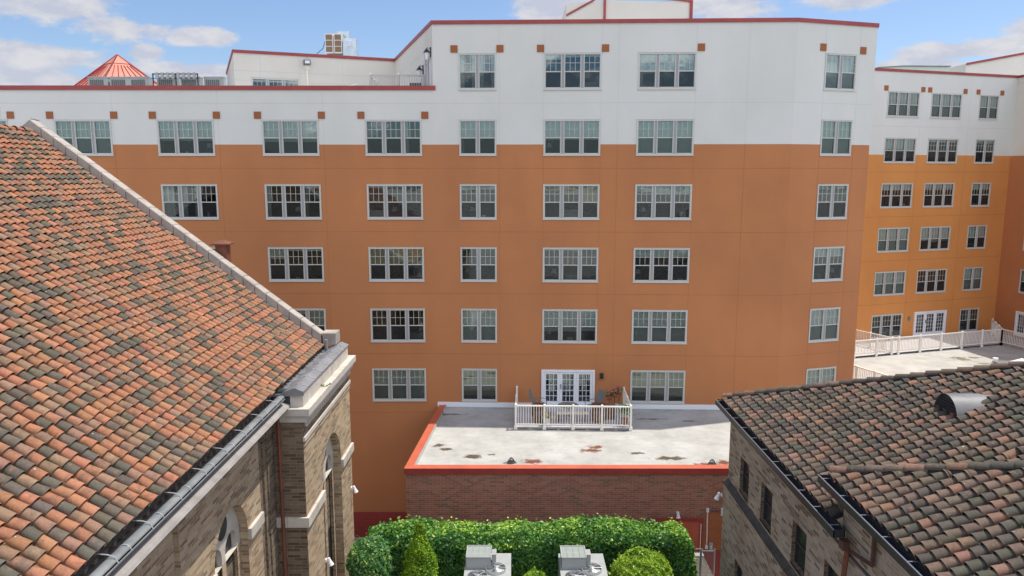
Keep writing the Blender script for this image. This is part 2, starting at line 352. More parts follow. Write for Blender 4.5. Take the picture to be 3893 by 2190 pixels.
def wall(pl, u0, u1, z0, z1, holes, m, name, th=.12, parent=APT):
    """a wall skin with real openings and their reveals"""
    us = sorted({u0, u1, *[x for h in holes for x in (h[0], h[1]) if u0 < x < u1]}); zs = sorted({z0, z1, *[z for h in holes for z in (h[2], h[3]) if z0 < z < z1]})
    mb = MB()
    for i in range(len(us) - 1):
        for j in range(len(zs) - 1):
            uc = (us[i] + us[i + 1]) / 2; zc = (zs[j] + zs[j + 1]) / 2
            if any(h[0] < uc < h[1] and h[2] < zc < h[3] for h in holes): continue
            mb.face([pl.P(us[i], 0, zs[j]), pl.P(us[i + 1], 0, zs[j]), pl.P(us[i + 1], 0, zs[j + 1]), pl.P(us[i], 0, zs[j + 1])], m)
    for h in holes:
        a, c, lo, hi = max(h[0], u0), min(h[1], u1), max(h[2], z0), min(h[3], z1)
        if a >= c or lo >= hi: continue
        for (p, q) in (((a, lo), (a, hi)), ((c, hi), (c, lo)), ((a, hi), (c, hi)), ((c, lo), (a, lo))):
            if (p[0] == q[0] and p[0] in (u0, u1) and p[0] not in (h[0], h[1])) or (p[1] == q[1] and p[1] not in (h[2], h[3])): continue
            mb.face([pl.P(p[0], 0, p[1]), pl.P(q[0], 0, q[1]), pl.P(q[0], th, q[1]), pl.P(p[0], th, p[1])], m)
    return mb.build(name, parent)
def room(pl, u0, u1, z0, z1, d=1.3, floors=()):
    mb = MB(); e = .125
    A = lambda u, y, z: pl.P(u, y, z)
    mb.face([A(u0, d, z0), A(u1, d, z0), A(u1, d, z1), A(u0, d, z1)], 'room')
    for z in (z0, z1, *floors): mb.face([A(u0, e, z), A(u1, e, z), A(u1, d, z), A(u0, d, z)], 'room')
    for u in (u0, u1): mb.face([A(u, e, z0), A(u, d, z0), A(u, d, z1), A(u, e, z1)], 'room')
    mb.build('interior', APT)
PW = .74; MU = .17
def win_proto(n):
    Wd = W3 if n == 3 else W2; e = (Wd - n * PW - (n - 1) * MU) / 2
    f = MB(); zm = H3 * .492
    y0, y1 = -.03, .05
    f.box((0, y0, 0), (Wd, y1, e), 'white_vinyl'); f.box((0, y0, H3 - e), (Wd, y1, H3), 'white_vinyl'); f.box((-.02, -.045, -.035), (Wd + .02, y1, -.001), 'white_vinyl')
    f.box((-.015, -.042, H3 + .001), (Wd + .015, y1, H3 + .02), 'white_vinyl')
    xs = []
    for i in range(n):
        x = e + i * (PW + MU); xs.append(x)
    f.box((0, y0 + .001, e), (e, y1, H3 - e), 'white_vinyl'); f.box((Wd - e, y0 + .001, e), (Wd, y1, H3 - e), 'white_vinyl')
    for i in range(n - 1):
        x = xs[i] + PW; f.box((x + .028, .004, e), (x + MU - .028, y1, H3 - e), 'vinyl_shade'); f.box((x, y0 + .006, e), (x + .028, y1, H3 - e), 'white_vinyl'); f.box((x + MU - .028, y0 + .006, e), (x + MU, y1, H3 - e), 'white_vinyl')
    for x in xs:
        f.box((x, -.005, zm - .022), (x + PW, .045, zm + .022), 'white_vinyl')
        f.box((x, .0, e), (x + .022, .04, zm - .022), 'screen_frame' if 0 else 'white_vinyl'); f.box((x + PW - .022, .0, e), (x + PW, .04, zm - .022), 'white_vinyl')
        f.box((x, .0, e), (x + PW, .04, e + .03), 'white_vinyl')
        f.box((x, .0, zm + .022), (x + .018, .04, H3 - e), 'white_vinyl'); f.box((x + PW - .018, .0, zm + .022), (x + PW, .04, H3 - e), 'white_vinyl')
        for k in (1, 2):
            xx = x + PW * k / 3; f.box((xx - .009, .008, zm + .022), (xx + .009, .03, H3 - e), 'white_vinyl')
        zz = (zm + .022 + H3 - e) / 2; f.box((x + .018, .006, zz - .009), (x + PW - .018, .028, zz + .009), 'white_vinyl')
    fo = f.build('window', APT)
    g = MB()
    for x in xs:
        g.face([(x, .034, e), (x + PW, .034, e), (x + PW, .034, zm), (x, .034, zm)], 'glass'); g.face([(x, .019, zm), (x + PW, .019, zm), (x + PW, .019, H3 - e), (x, .019, H3 - e)], 'glass')
    go = g.build('pane', fo)
    s = MB()
    for x in xs: s.face([(x + .02, .012, e + .028), (x + PW - .02, .012, e + .028), (x + PW - .02, .012, zm - .02), (x + .02, .012, zm - .02)], 'screen')
    s.build('screen', fo)
    return fo, xs, e, zm
WP = {3: win_proto(3), 2: win_proto(2)}; used = {3: False, 2: False}
def put_window(pl, u, ztop, n, blinds, m='blind_white'):
    fo, xs, e, zm = WP[n]
    o = fo if not used[n] else copy_tree(fo, APT); used[n] = True
    for ch in kids(o):
        if ch.name.startswith(('blind', 'interior_item')): bpy.data.objects.remove(ch)
    x, y, _ = pl.P(u, 0, 0); o.location = (x, y, ztop - H3); o.rotation_euler = (0, 0, pl.a)
    bl = MB()
    for i, fr in enumerate(blinds):
        if not fr: continue
        if isinstance(fr, str):      # curtains drawn to the sides
            for xa, xb in ((0, .2), (.56, .74)) if fr == 'c' else ((.0, .5),):
                k = 7; rows = [[(xs[i] + xa + (xb - xa) * t / k, .11 + (.02 if t % 2 else 0), z) for t in range(k + 1)] for z in (e, H3 - e)]; bl.grid(rows, m)
        else:
            zt = H3 - e; zb = zt - (zt - e) * fr; bl.box((xs[i] + .01, .095, zb), (xs[i] + PW - .01, .10, zt), m); bl.box((xs[i] + .01, .09, zb - .015), (xs[i] + PW - .01, .105, zb), m)
    if bl.f: bl.build('blind', o)
    it = MB()
    for i in range(n):           # what stands behind the glass
        if isinstance(blinds[i], str) or blinds[i] > .75 or random.random() < .35: continue
        x0 = xs[i] + random.uniform(.05, .4); k = random.random(); yb = .18
        if k < .35: w_ = random.uniform(.1, .3); it.box((x0, yb, e), (x0 + w_, yb + .1, e + random.uniform(.06, .3)), random.choice(('white_pot', 'wood_cream', 'ac_side', 'terracotta', 'sling', 'galv')))
        elif k < .55: it.tube([(x0 + .1, yb + .2, e + .3), (x0 + .1, yb + .2, e + .5)], [.14, .10], 'blind_white', 10); it.tube([(x0 + .1, yb + .2, e), (x0 + .1, yb + .2, e + .3)], .03, 'wicker', 6)
        elif k < .8:
            q = 5; rows = [[(xs[i] + .16 * t_ / q, .13 + (.02 if t_ % 2 else 0), z) for t_ in range(q + 1)] for z in (e, H3 - e)]; it.grid(rows, random.choice(('blind_white', 'cushion', 'sling', 'ac_side')))
        else: it.box((xs[i], .3, e), (xs[i] + PW, .35, e + random.uniform(.1, .45)), random.choice(('wicker', 'ac_side', 'cushion', 'white_pot')))
    if it.f: it.build('interior_item', o)
# window table: plane, column x (world), count, {row: blinds}
c = 'c'; h = 'h'
Lw = {-26.7: (3, {1: [.5, .5, .5], 2: [1, 1, 1], 3: [.3, .3, .3]}), -31.5: (3, {1: [1, 1, 1], 2: [.2, .2, .2]}),
      -21.80: (3, {1: [1, .93, 1], 2: [.4, .4, .4], 3: [1, 1, 1]}), -16.93: (3, {1: [.58, .58, .58], 2: [h, c, 0], 3: [1, 1, 1], 4: [.3, .3, .3]}),
      -11.94: (3, {1: [.62, .62, .62], 2: [0, 0, .06], 3: [.32, .06, .07], 4: [.1, .14, .5], 5: [1, 1, 1]}), -7.02: (3, {1: [0, 0, 0], 2: [.04, .03, 0], 3: [.5, .5, .5], 4: [.02, .02, .02], 5: [1, 1, 1]})}
Mw = {-2.52: (2, {0: [c, c], 1: [.5, .5], 2: [.12, .1], 3: [0, 0], 4: [1, 1], 5: [.85, .85]}),
      1.50: (3, {0: [.13, .06, .05], 1: [.56, .56, .56], 2: [.14, .24, .5], 3: [.03, .03, 0], 4: [.68, .68, .66]}),
      5.90: (3, {0: [.55, .5, .5], 1: [1, 1, 1], 2: [.18, .25, .22], 3: [.24, .24, .24], 4: [1, .97, 1], 5: [.84, .84, .84]})}
Cw = {14.72: (2, {0: [1, 1], 1: [1, 1], 2: [.1, .08], 3: [.26, .26], 4: [1, 1], 5: [.9, .9]})}
Dw = {25.13: (3, {0: [1, 1, 1], 1: [.45, .45, .5], 2: [.25, .25, .25], 3: [.98, .98, .98], 4: [1, 1, 1], 5: [.06, .06, .06]}),
      28.68: (3, {0: [1, 1, 1], 1: [.1, .1, .1], 2: [.2, .2, .2], 3: [.6, .66, .6], 4: [.0, .05, 0]}),
      32.79: (2, {0: [1, 1], 1: [.12, .12], 2: [.22, .22], 3: [.5, .5], 4: [.95, .95], 5: [0, 0]})}
DOFF = -.13
def holes_for(pl, tab, off=0):
    hs = []
    for X, (n, rows) in tab.items():
        u = pl.u(X); w = W3 if n == 3 else W2
        for r in rows: hs.append((u + .012, u + w - .012, rowtop(r, off) - H3 + .012, rowtop(r, off) - .012))
    return hs
hL = holes_for(PLL, Lw); hM = holes_for(PLM, Mw); hC = holes_for(PLC, Cw); hD = holes_for(PLD, Dw, DOFF)
DOOR_T = rowtop(5) + .01; DOOR_B = -11.47
dM0 = PLM.u(1.47); hM.append((dM0 + .02, dM0 + 2.64 - .02, DOOR_B + .02, DOOR_T - .02))
dD0 = PLD.u(28.72); DDT = rowtop(5, DOFF) + .05; hD.append((dD0 + .02, dD0 + 2.92, -11.45, DDT - .02))
Ew = [(1.9, 2, r, bl) for r, bl in {1: [.3, .3], 2: [.3, .3], 3: [.1, .1], 4: [.5, .5]}.items()]
hE = [(u + .012, u + W2 - .012, rowtop(r, DOFF) - H3 + .012, rowtop(r, DOFF) - .012) for u, n, r, bl in Ew]; hE.append((1.92, 4.48, -11.45, DDT - .02))
tL = 4.0; tM = 7.0
for pl, hs, u0, u1, zt, zb in ((PLL, hL, 0, 40, tL, -17.3), (PLM, hM, 0, PLM.u(13.17), tM, -16.2), (PLC, hC, 0, uC, tM, -16.2)):
    wall(pl, u0, u1, ZB, zt, hs, 'white_stucco', 'white_wall'); wall(pl, u0, u1, zb, ZB, hs, 'orange_stucco', 'orange_wall')
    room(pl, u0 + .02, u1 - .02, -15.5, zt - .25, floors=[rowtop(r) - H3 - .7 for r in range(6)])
wall(PLD, 0, 20, ZB - .1, 6.83, hD, 'white_stucco', 'white_wall'); wall(PLD, 0, 20, -16.2, ZB - .1, hD, 'bounce_lit_stucco', 'orange_wall')
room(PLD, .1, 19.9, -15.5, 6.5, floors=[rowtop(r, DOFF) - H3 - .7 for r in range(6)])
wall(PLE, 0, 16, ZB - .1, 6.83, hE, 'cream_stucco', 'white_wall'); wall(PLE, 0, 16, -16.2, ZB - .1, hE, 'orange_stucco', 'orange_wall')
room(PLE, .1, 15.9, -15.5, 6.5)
for pl, tab, off in ((PLL, Lw, 0), (PLM, Mw, 0), (PLC, Cw, 0), (PLD, Dw, DOFF)):
    for X, (n, rows) in tab.items():
        for r, bl in rows.items(): put_window(pl, pl.u(X), rowtop(r, off), n, bl, 'blind_tan' if (X == -7.02 and r == 3) or (X == 1.5 and r == 2) or (X == -2.52 and r == 5) or (X == 5.9 and r == 5) or (X == 25.13 and r == 5) else 'blind_white')
for u, n, r, bl in Ew: put_window(PLE, u, rowtop(r, DOFF), n, bl)
# control joints in the stucco: fine grooves drawn as proud strips a few mm deep
def joints(pl, u0, u1, zs, us, zlo, zhi, holes):
    for lo, hi, m in ((zlo, ZB, 'joint_orange'), (ZB, zhi, 'joint_white')):
        mb = MB(); w = .009
        for z in zs:
            if lo < z < hi: mb.box((u0, -.003, z - w), (u1, .02, z + w), m, pl.P)
        for u in us:
            segs = [(lo, hi)]
            for hh in holes:
                if hh[0] - .03 < u < hh[1] + .03:
                    ns = []
                    for a, b_ in segs:
                        if hh[3] <= a or hh[2] >= b_: ns.append((a, b_)); continue
                        if hh[2] > a: ns.append((a, hh[2] - .05))
                        if hh[3] < b_: ns.append((hh[3] + .05, b_))
                    segs = ns
            for a, b_ in segs:
                if b_ - a > .1: mb.box((u - w * .7, -.003, a), (u + w * .7, .02, b_), m, pl.P)
        if mb.f: mb.build('wall_joint', APT)
JZ = [rowtop(r) - H3 - .62 for r in range(0, 6)]
joints(PLL, 0, 40, JZ, [PLL.u(x) for x in (-24.3, -19, -14, -9.0)], -16, tL - .02, hL)
joints(PLM, .0, PLM.u(13.17), JZ, [PLM.u(x) for x in (-.6, 1.5, 4.2, 5.0, 8.6, 11)], -16, tM - .02, hM)
joints(PLC, .01, uC, JZ, [PLC.u(x) for x in (14.7, 16.55)], -16, tM - .02, hC)
joints(PLD, 0, 20, [z + DOFF for z in JZ], [PLD.u(27.9), PLD.u(32)], -16, 6.8, hD)
# brown squares over the top windows
def square(pl, u, z, s=.33):
    mb = MB(); mb.box((u, -.035, z), (u + s, -.001, z + s), 'brown_square', pl.P); mb.build('accent_square', APT)
for X in (-21.80, -16.93, -11.94, -7.02, -26.7): square(PLL, PLL.u(X) - .34, rowtop(1) + .06); square(PLL, PLL.u(X) + W3 + .0, rowtop(1) + .06)
square(PLM, PLM.u(-2.52) - .37, rowtop(0) + .05); square(PLM, PLM.u(-2.52) + W2 + .02, rowtop(0) + .05)
square(PLM, PLM.u(1.5) - .33, rowtop(0) + .05); square(PLM, PLM.u(1.5) + W3, rowtop(0) + .05); square(PLM, PLM.u(5.9) + W3 + .03, rowtop(0) + .06)
square(PLC, PLC.u(14.40), rowtop(0) + .10); square(PLC, PLC.u(16.58), rowtop(0) + .05)
for X, n in ((25.13, 3), (28.68, 3), (32.79, 2)): square(PLD, PLD.u(X) - .36, rowtop(0, DOFF) + .04); square(PLD, PLD.u(X) + (W3 if n == 3 else W2) + .08, rowtop(0, DOFF) + .04)
# roof edging in red metal
def coping(pts, z0, z1, m='red_metal', w=.35, out=.06, name='roof_edging'):
    """pts: plan points left to right, building on the far side"""
    mb = MB(); q = [Vector(p) for p in pts]; ins, outs = [], []
    for i, p in enumerate(q):
        d1 = (q[i] - q[i - 1]).normalized() if i else (q[1] - q[0]).normalized(); d2 = (q[i + 1] - q[i]).normalized() if i < len(q) - 1 else d1
        n = (Vector((d1.y, -d1.x)) + Vector((d2.y, -d2.x))).normalized(); k = 1 / max(.3, n.dot(Vector((d1.y, -d1.x))))
        outs.append(p + n * out * k); ins.append(p - n * w * k)
    for i in range(len(q) - 1):
        a, b_, c_, d = outs[i], outs[i + 1], ins[i + 1], ins[i]
        mb.prism([a, b_, c_, d], z0, z1, m)
    return mb.build(name, APT)
j = Vector((jx, jy)); l0 = Vector(PLL.P(0, 0, 0)[:2]); mc = Vector((cx, cy)); ce = Vector((ex, ey))
coping([l0, Vector(PLL.P(40.12, 0, 0)[:2])], 3.94, 4.14)
sb = Vector((-7.28, 47.96)); sl = Vector((-16.08, 44.5)); sk = sl + Vector((-4.0, 9.6))
coping([sb, j, mc, ce, ce + Vector((5, 16))], 6.93, 7.10)
coping([sk, sl, sb], 6.93, 7.10)
coping([Vector(PLD.P(-2, 0, 0)[:2]), Vector(PLD.P(20, 0, 0)[:2]), Vector(PLE.P(16, 0, 0)[:2])], 6.76, 6.93)
# side and setback walls of the top storey
def quadwall(a, b_, z0, z1, m, name):
    ang = atan2(b_.y - a.y, b_.x - a.x); pl = Plane(a.x, a.y, ang); return pl, (b_ - a).length
pls, ls = quadwall(sb, j, 3.5, 7, 'cream_stucco', 'x')
sdh = [(ls - 1.95, ls - .65, 3.9, 5.9)]
wall(pls, 0, ls, 3.4, 6.95, sdh, 'cream_stucco', 'setback_wall')
plt, lt = quadwall(sl, sb, 3.4, 7, 'cream_stucco', 'x')
stw = [(.94, .90 + W3, 5.57 - H3 + .02, 5.57 - .02)]
wall(plt, 0, lt, 3.4, 6.95, stw, 'cream_stucco', 'setback_wall')
pk, lk = quadwall(sk, sl, 3.4, 7, 'cream_stucco', 'x'); wall(pk, 0, lk, 3.4, 6.95, [], 'cream_stucco', 'setback_wall')
plq, lq = quadwall(ce, ce + Vector((5, 16)), 0, 7, '', ''); wall(plq, 0, lq, 1.4, 6.95, [], 'white_stucco', 'white_wall'); wall(plq, 0, lq, -16.2, 1.4, [], 'orange_stucco', 'orange_wall')
put_window(plt, .92, 5.57, 3, [.1, .1, .1])
room(plt, .3, lt - .3, 3.42, 6.6); room(pls, .3, ls - .3, 3.42, 6.6, d=1.0)
mb = MB()
for z in (5.95, 5.4): mb.box((.0, -.003, z - .012), (lt, .02, z + .012), 'joint_white', plt.P); mb.box((.0, -.003, z - .012 + .02), (ls, .02, z + .012 + .02), 'joint_white', pls.P)
for u in (1.45, 3.67, 6.2): mb.box((u - .01, -.003, 5.6), (u + .01, .02, 6.9), 'joint_white', plt.P)
mb.build('wall_joint', APT)
mb = MB(); mb.box((4.06, -.05, 3.5), (4.16, .0, 6.2), 'cream_vinyl', plt.P); mb.box((3.97, -.09, 6.2), (4.25, .0, 6.42), 'cream_vinyl', plt.P); mb.build('downspout', APT)
# roofs behind the parapets
mb = MB()
mb.face([(l0.x, l0.y + .12, 3.45), (j.x - .05, j.y + .12, 3.45), (sb.x, sb.y + 1, 3.45), (sl.x, sl.y + 1, 3.45), (l0.x, 58, 3.45)], 'grey_roof')
mb.face([(j.x, j.y + .15, 6.55), (mc.x, mc.y + .15, 6.55), (ce.x, ce.y + .1, 6.55), (ce.x + 5, ce.y + 16, 6.55), (sb.x, 58, 6.55), (sb.x, sb.y, 6.55)], 'grey_roof')
mb.face([(sb.x, sb.y, 6.55), (sb.x, 62, 6.55), (sk.x, 62, 6.55), (sk.x, sk.y, 6.55), (sl.x, sl.y + .1, 6.55)], 'grey_roof')
mb.face([(PLD.P(-6, .1, 0)[0], PLD.P(-6, .1, 0)[1], 6.4), (36, 54.7, 6.4), (PLE.P(16, .1, 0)[0], PLE.P(16, .1, 0)[1], 6.4), (70, 50, 6.4), (70, 90, 6.4), (12, 90, 6.4)], 'grey_roof')
mb.build('flat_roof', APT)
mb = MB()  # rear of the building, out of sight
mb.face([(l0.x, 62, GZ), (60, 90, GZ), (60, 90, 6.4), (l0.x, 62, 3.4)], 'cream_stucco'); mb.face([(l0.x, l0.y, GZ), (l0.x, 62, GZ), (l0.x, 62, 3.9), (l0.x, l0.y, 3.9)], 'orange_stucco'); mb.build('rear_wall', APT)
# top box: stair and lift head
mb = MB(); zz0, zz1 = 6.55, 9.55
mb.prism([(3.11, 44.5), (5.2, 43.6), (10.1, 43.9), (10.1, 49), (3.11, 49)], zz0, 9.6, 'cream_stucco')
TOP = mb.build('lift_head', APT)
mb = MB()
for a, b_ in (((3.11, 44.5), (5.2, 43.6)), ((5.2, 43.6), (10.1, 43.9))):
    A, B = Vector(a), Vector(b_); d = (B - A).normalized(); n = Vector((d.y, -d.x))
    za = 9.03 if a[0] < 4 else 10.0; zb = 10.0 if a[0] < 4 else 9.68
    mb.face([(*(A + n * .05), za - .12), (*(B + n * .05), zb - .12), (*(B + n * .05), zb), (*(A + n * .05), za)], 'red_metal'); mb.face([(*(A + n * .05), za), (*(B + n * .05), zb), (*(B - n * .2), zb), (*(A - n * .2), za)], 'red_metal')
mb.box((5.12, 43.5, 6.6), (5.25, 43.62, 9.95), 'red_metal'); mb.box((10.02, 43.8, 6.6), (10.18, 43.95, 9.68), 'red_metal'); mb.build('red_trim', TOP)
# far penthouse on the right wing
mb = MB(); mb.prism([(35.4, 60), (50, 58.2), (50, 66), (35.4, 66)], 6.4, 8.5, 'cream_stucco')
mb.face([(35.4, 60, 8.5), (50, 58.2, 8.5), (50, 58.2, 11.2), (35.4, 60, 8.5)][:3], 'cream_stucco'); E2 = mb.build('penthouse', APT)
mb = MB()
for i in range(1): 
    A = Vector((35.35, 59.93)); B = Vector((50, 58.1)); mb.face([(*A, 8.38), (*B, 11.0), (*B, 11.15), (*A, 8.55)], 'red_metal'); mb.face([(*A, 8.55), (*B, 11.15), (B.x, B.y + .4, 11.15), (A.x, A.y + .4, 8.55)], 'red_metal')
mb.build('red_trim', E2)

# French doors
def french(pl, u, zt, zb, w, leaves, name='patio_door'):
    f = MB(); hgt = zt - zb; fr = .10
    f.box((0, -.07, 0), (fr, .06, hgt), 'white_paint'); f.box((w - fr, -.07, 0), (w, .06, hgt), 'white_paint'); f.box((fr, -.07, hgt - fr), (w - fr, .06, hgt), 'white_paint'); f.box((-.01, -.1, -.04), (w + .01, .06, 0), 'white_paint')
    x, y, _ = pl.P(u, 0, 0); fo = f.build(name, APT, (x, y, zb), pl.a)
    lw = (w - 2 * fr) / leaves
    for k in range(leaves):
        g = MB(); x0 = fr + k * lw; st = .13
        g.box((x0, -.03, .0), (x0 + st, .02, hgt - fr), 'white_paint'); g.box((x0 + lw - st, -.03, .0), (x0 + lw - .004, .02, hgt - fr), 'white_paint'); g.box((x0 + st, -.03, .0), (x0 + lw - st, .02, .2), 'white_paint'); g.box((x0 + st, -.03, hgt - fr - .12), (x0 + lw - st, .02, hgt - fr), 'white_paint')
        gw = lw - 2 * st
        for t in (1, 2): g.box((x0 + st + gw * t / 3 - .011, -.02, .2), (x0 + st + gw * t / 3 + .011, .01, hgt - fr - .12), 'white_paint')
        for t in range(1, 5): zz = .2 + (hgt - fr - .32) * t / 5; g.box((x0 + st, -.018, zz - .011), (x0 + lw - st, .008, zz + .011), 'white_paint')
        go = g.build('door_leaf', fo)
        p = MB(); p.face([(x0 + st, -.004, .2), (x0 + lw - st, -.004, .2), (x0 + lw - st, -.004, hgt - fr - .12), (x0 + st, -.004, hgt - fr - .12)], 'glass'); p.build('pane', fo)
    hd = MB(); hd.box((fr + lw + .04, -.08, .85), (fr + lw + .07, -.03, 1.1), 'dark_metal'); hd.build('handle', fo)
    vb = MB()
    for k in range(leaves):
        for t in range(5):
            if random.random() < .72: xx = fr + k * lw + .14 + t * (lw - .28) / 5; vb.box((xx, .1, hgt * (.35 if k < 2 else .6)), (xx + .1, .105, hgt - .2), 'blind_white')
    vb.build('blind', fo)
french(PLM, dM0, DOOR_T, DOOR_B, 2.66, 3)
french(PLD, dD0, DDT, -11.45, 2.94, 3)
french(PLE, 1.9, DDT, -11.45, 2.6, 3)
# sliding door in the side wall of the setback
mb = MB(); s0, s1, z0_, z1_ = sdh[0]
mb.box((s0 - .05, -.05, z1_), (s1 + .05, .05, z1_ + .08), 'white_paint', pls.P)
for a in (s0 - .05, (s0 + s1) / 2 - .03, s1 - .03): mb.box((a, -.04, z0_), (a + .08, .05, z1_), 'white_paint', pls.P)
sdo = mb.build('sliding_door', APT); mb = MB(); mb.face([pls.P(s0, .03, z0_), pls.P(s1, .03, z0_), pls.P(s1, .03, z1_), pls.P(s0, .03, z1_)], 'glass'); mb.build('pane', sdo)
# red painted plinth of the wall at its foot and the white flashing board over the annex roof
mb = MB(); mb.box((20, -.06, -17.68), (40.1, -.001, -17.27), 'red_metal', PLL.P); mb.build('plinth', APT)

# ================================================================== BRICK ANNEX with the white roof
RZ = -11.66
ANX = thing('brick_annex', 'low red brick annex with stained white roof and bright orange metal edging', 'building')
fy = 28.12
A0 = Vector((-4.22, fy)); A1 = Vector((16.5, fy)); bk0 = Vector((-3.62, 36.3)); bk1 = Vector((16.5, 36.5))
mb = MB(); mb.face([(A0.x + .1, fy + .2, RZ), (A1.x, fy + .2, RZ), (A1.x, 36.6, RZ), (bk0.x + .05, 36.6, RZ)], 'membrane'); mb.build('membrane_roof', ANX)
mb = MB(); mb.face([(A0.x, fy, GZ), (A1.x, fy, GZ), (A1.x, fy, RZ - .1), (A0.x, fy, RZ - .1)], 'red_brick'); mb.face([(bk0.x, bk0.y, GZ), (A0.x, fy, GZ), (A0.x, fy, RZ - .1), (bk0.x, bk0.y, RZ - .1)], 'red_brick'); mb.build('brick_wall', ANX)
mb = MB()
mb.face([(A0.x - .06, fy - .06, RZ - .1), (A1.x, fy - .06, RZ - .1), (A1.x, fy - .06, RZ + .14), (A0.x - .06, fy - .06, RZ + .14)], 'red_metal')
mb.face([(A0.x - .06, fy - .06, RZ - .1), (A0.x - .06, fy + .0, RZ - .1), (A1.x, fy, RZ - .1), (A1.x, fy - .06, RZ - .1)], 'red_metal')
mb.face([(A0.x - .06, fy - .06, RZ + .14), (A1.x, fy - .06, RZ + .14), (A1.x, fy + .28, RZ + .16), (A0.x + .3, fy + .28, RZ + .16)], 'coral_metal')
mb.face([(A0.x + .3, fy + .28, RZ + .16), (A1.x, fy + .28, RZ + .16), (A1.x, fy + .30, RZ), (A0.x + .32, fy + .30, RZ)], 'coral_metal')
mb.face([(A0.x - .06, fy - .06, RZ + .14), (A0.x + .3, fy + .28, RZ + .16), (bk0.x + .3, 36.32, RZ + .16), (bk0.x - .06, 36.32, RZ + .14)], 'coral_metal')
mb.face([(A0.x + .3, fy + .28, RZ + .16), (A0.x + .33, fy + .28, RZ), (bk0.x + .33, 36.32, RZ), (bk0.x + .3, 36.32, RZ + .16)], 'membrane')
mb.face([(A0.x - .06, fy - .06, RZ - .1), (A0.x - .06, fy - .06, RZ + .14), (bk0.x - .06, 36.32, RZ + .14), (bk0.x - .06, 36.32, RZ - .1)], 'red_metal')
mb.build('roof_edging', ANX)
mb = MB(); u0 = .0; u1 = PLM.u(12.5)
mb.box((u0, -.06, -11.62), (u1, -.0, -11.37), 'white_paint', PLM.P); mb.box((u0, -.12, RZ), (u1, -.06, -11.60), 'membrane', PLM.P); mb.build('flashing_board', ANX)
mb = MB(); mb.box((5.6, fy - .05, GZ), (5.75, fy, -13.76), 'red_metal'); mb.box((7.52, fy - .05, GZ), (7.64, fy, -13.76), 'red_metal'); mb.box((5.6, fy - .05, -13.76), (7.64, fy, -13.62), 'red_metal'); mb.box((5.75, fy - .03, GZ), (7.52, fy - .002, -13.76), 'coral_metal'); do = mb.build('service_door', ANX)
mb = MB(); mb.box((7.56, fy - .075, GZ), (7.585, fy - .051, -13.85), 'white_paint'); mb.build('edge_strip', do)
mb = MB(); mb.box((7.66, fy - .012, -15.05), (11, fy - .001, -13.4), 'orange_brick'); mb.box((7.66, fy - .03, GZ), (11, fy - .001, -15.05), 'red_metal'); mb.build('painted_panel', ANX)
# red painted brick strip left of the annex, against the facade
mb = MB(); mb.box((-16, 36.20, GZ), (-3.7, 36.30, -17.68), 'painted_brick')
mb.build('painted_plinth', ANX)
# roof drains
for X, Y in ((-.03, 29.05), (8.14, 28.85)):
    d = thing('roof_drain', 'black domed roof drain %s' % ('near the right end of the annex roof edge' if X > 1 else 'left of the rust stain at the annex roof edge'), 'roof drain', (X, Y, RZ), group='drains along the annex roof edge')
    mb = MB(); n = 10
    for i in range(n):
        a = i * 2 * pi / n; mb.tube([(.13 * cos(a), .13 * sin(a), 0), (.10 * cos(a), .10 * sin(a), .12), (.03 * cos(a), .03 * sin(a), .2)], .011, 'ac_dark', 4)
    mb.build('strainer', d); mb = MB(); mb.tube([(0, 0, .002), (0, 0, .03)], .18, 'ac_dark', 16); mb.build('ring', d)

# ------------------------------------------------------------------ railings
def railing(parent, pts, z0, h=1.02, sp=1.33, m='cream_vinyl', bal=.118, ends=True, base=.0):
    rr = MB(); bb = MB(); posts = []
    for (a, b_) in zip(pts[:-1], pts[1:]):
        A = Vector(a); B = Vector(b_); L = (B - A).length; d = (B - A) / L; pl = Plane(A.x, A.y, atan2(d.y, d.x))
        rr.box((0, -.035, z0 + h - .06), (L, .035, z0 + h), m, pl.P); rr.box((0, -.022, z0 + .08), (L, .022, z0 + .13), m, pl.P)
        n = max(1, round(L / sp))
        for i in range(n + 1): posts.append(pl.P(L * i / n, 0, 0)[:2])
        k = int(L / bal)
        for i in range(1, k): u = L * i / k; bb.box((u - .014, -.014, z0 + .13), (u + .014, .014, z0 + h - .06), m, pl.P)
    ro = rr.build('railing', parent); bb.build('balusters', ro)
    seen = []
    for p in posts:
        if any((p[0] - q[0]) ** 2 + (p[1] - q[1]) ** 2 < .02 for q in seen): continue
        seen.append(p); pm = MB(); pm.box((p[0] - .045, p[1] - .045, z0 - base), (p[0] + .045, p[1] + .045, z0 + h + .02), m)
        pm.face([(p[0] - .055, p[1] - .055, z0 + h + .02), (p[0] + .055, p[1] - .055, z0 + h + .02), (p[0], p[1], z0 + h + .09)], m); pm.face([(p[0] + .055, p[1] - .055, z0 + h + .02), (p[0] + .055, p[1] + .055, z0 + h + .02), (p[0], p[1], z0 + h + .09)], m)
        pm.face([(p[0] + .055, p[1] + .055, z0 + h + .02), (p[0] - .055, p[1] + .055, z0 + h + .02), (p[0], p[1], z0 + h + .09)], m); pm.face([(p[0] - .055, p[1] + .055, z0 + h + .02), (p[0] - .055, p[1] - .055, z0 + h + .02), (p[0], p[1], z0 + h + .09)], m)
        pm.box((p[0] - .075, p[1] - .075, z0 - base), (p[0] + .075, p[1] + .075, z0 - base + .16), m); pm.build('post', ro)
    return ro
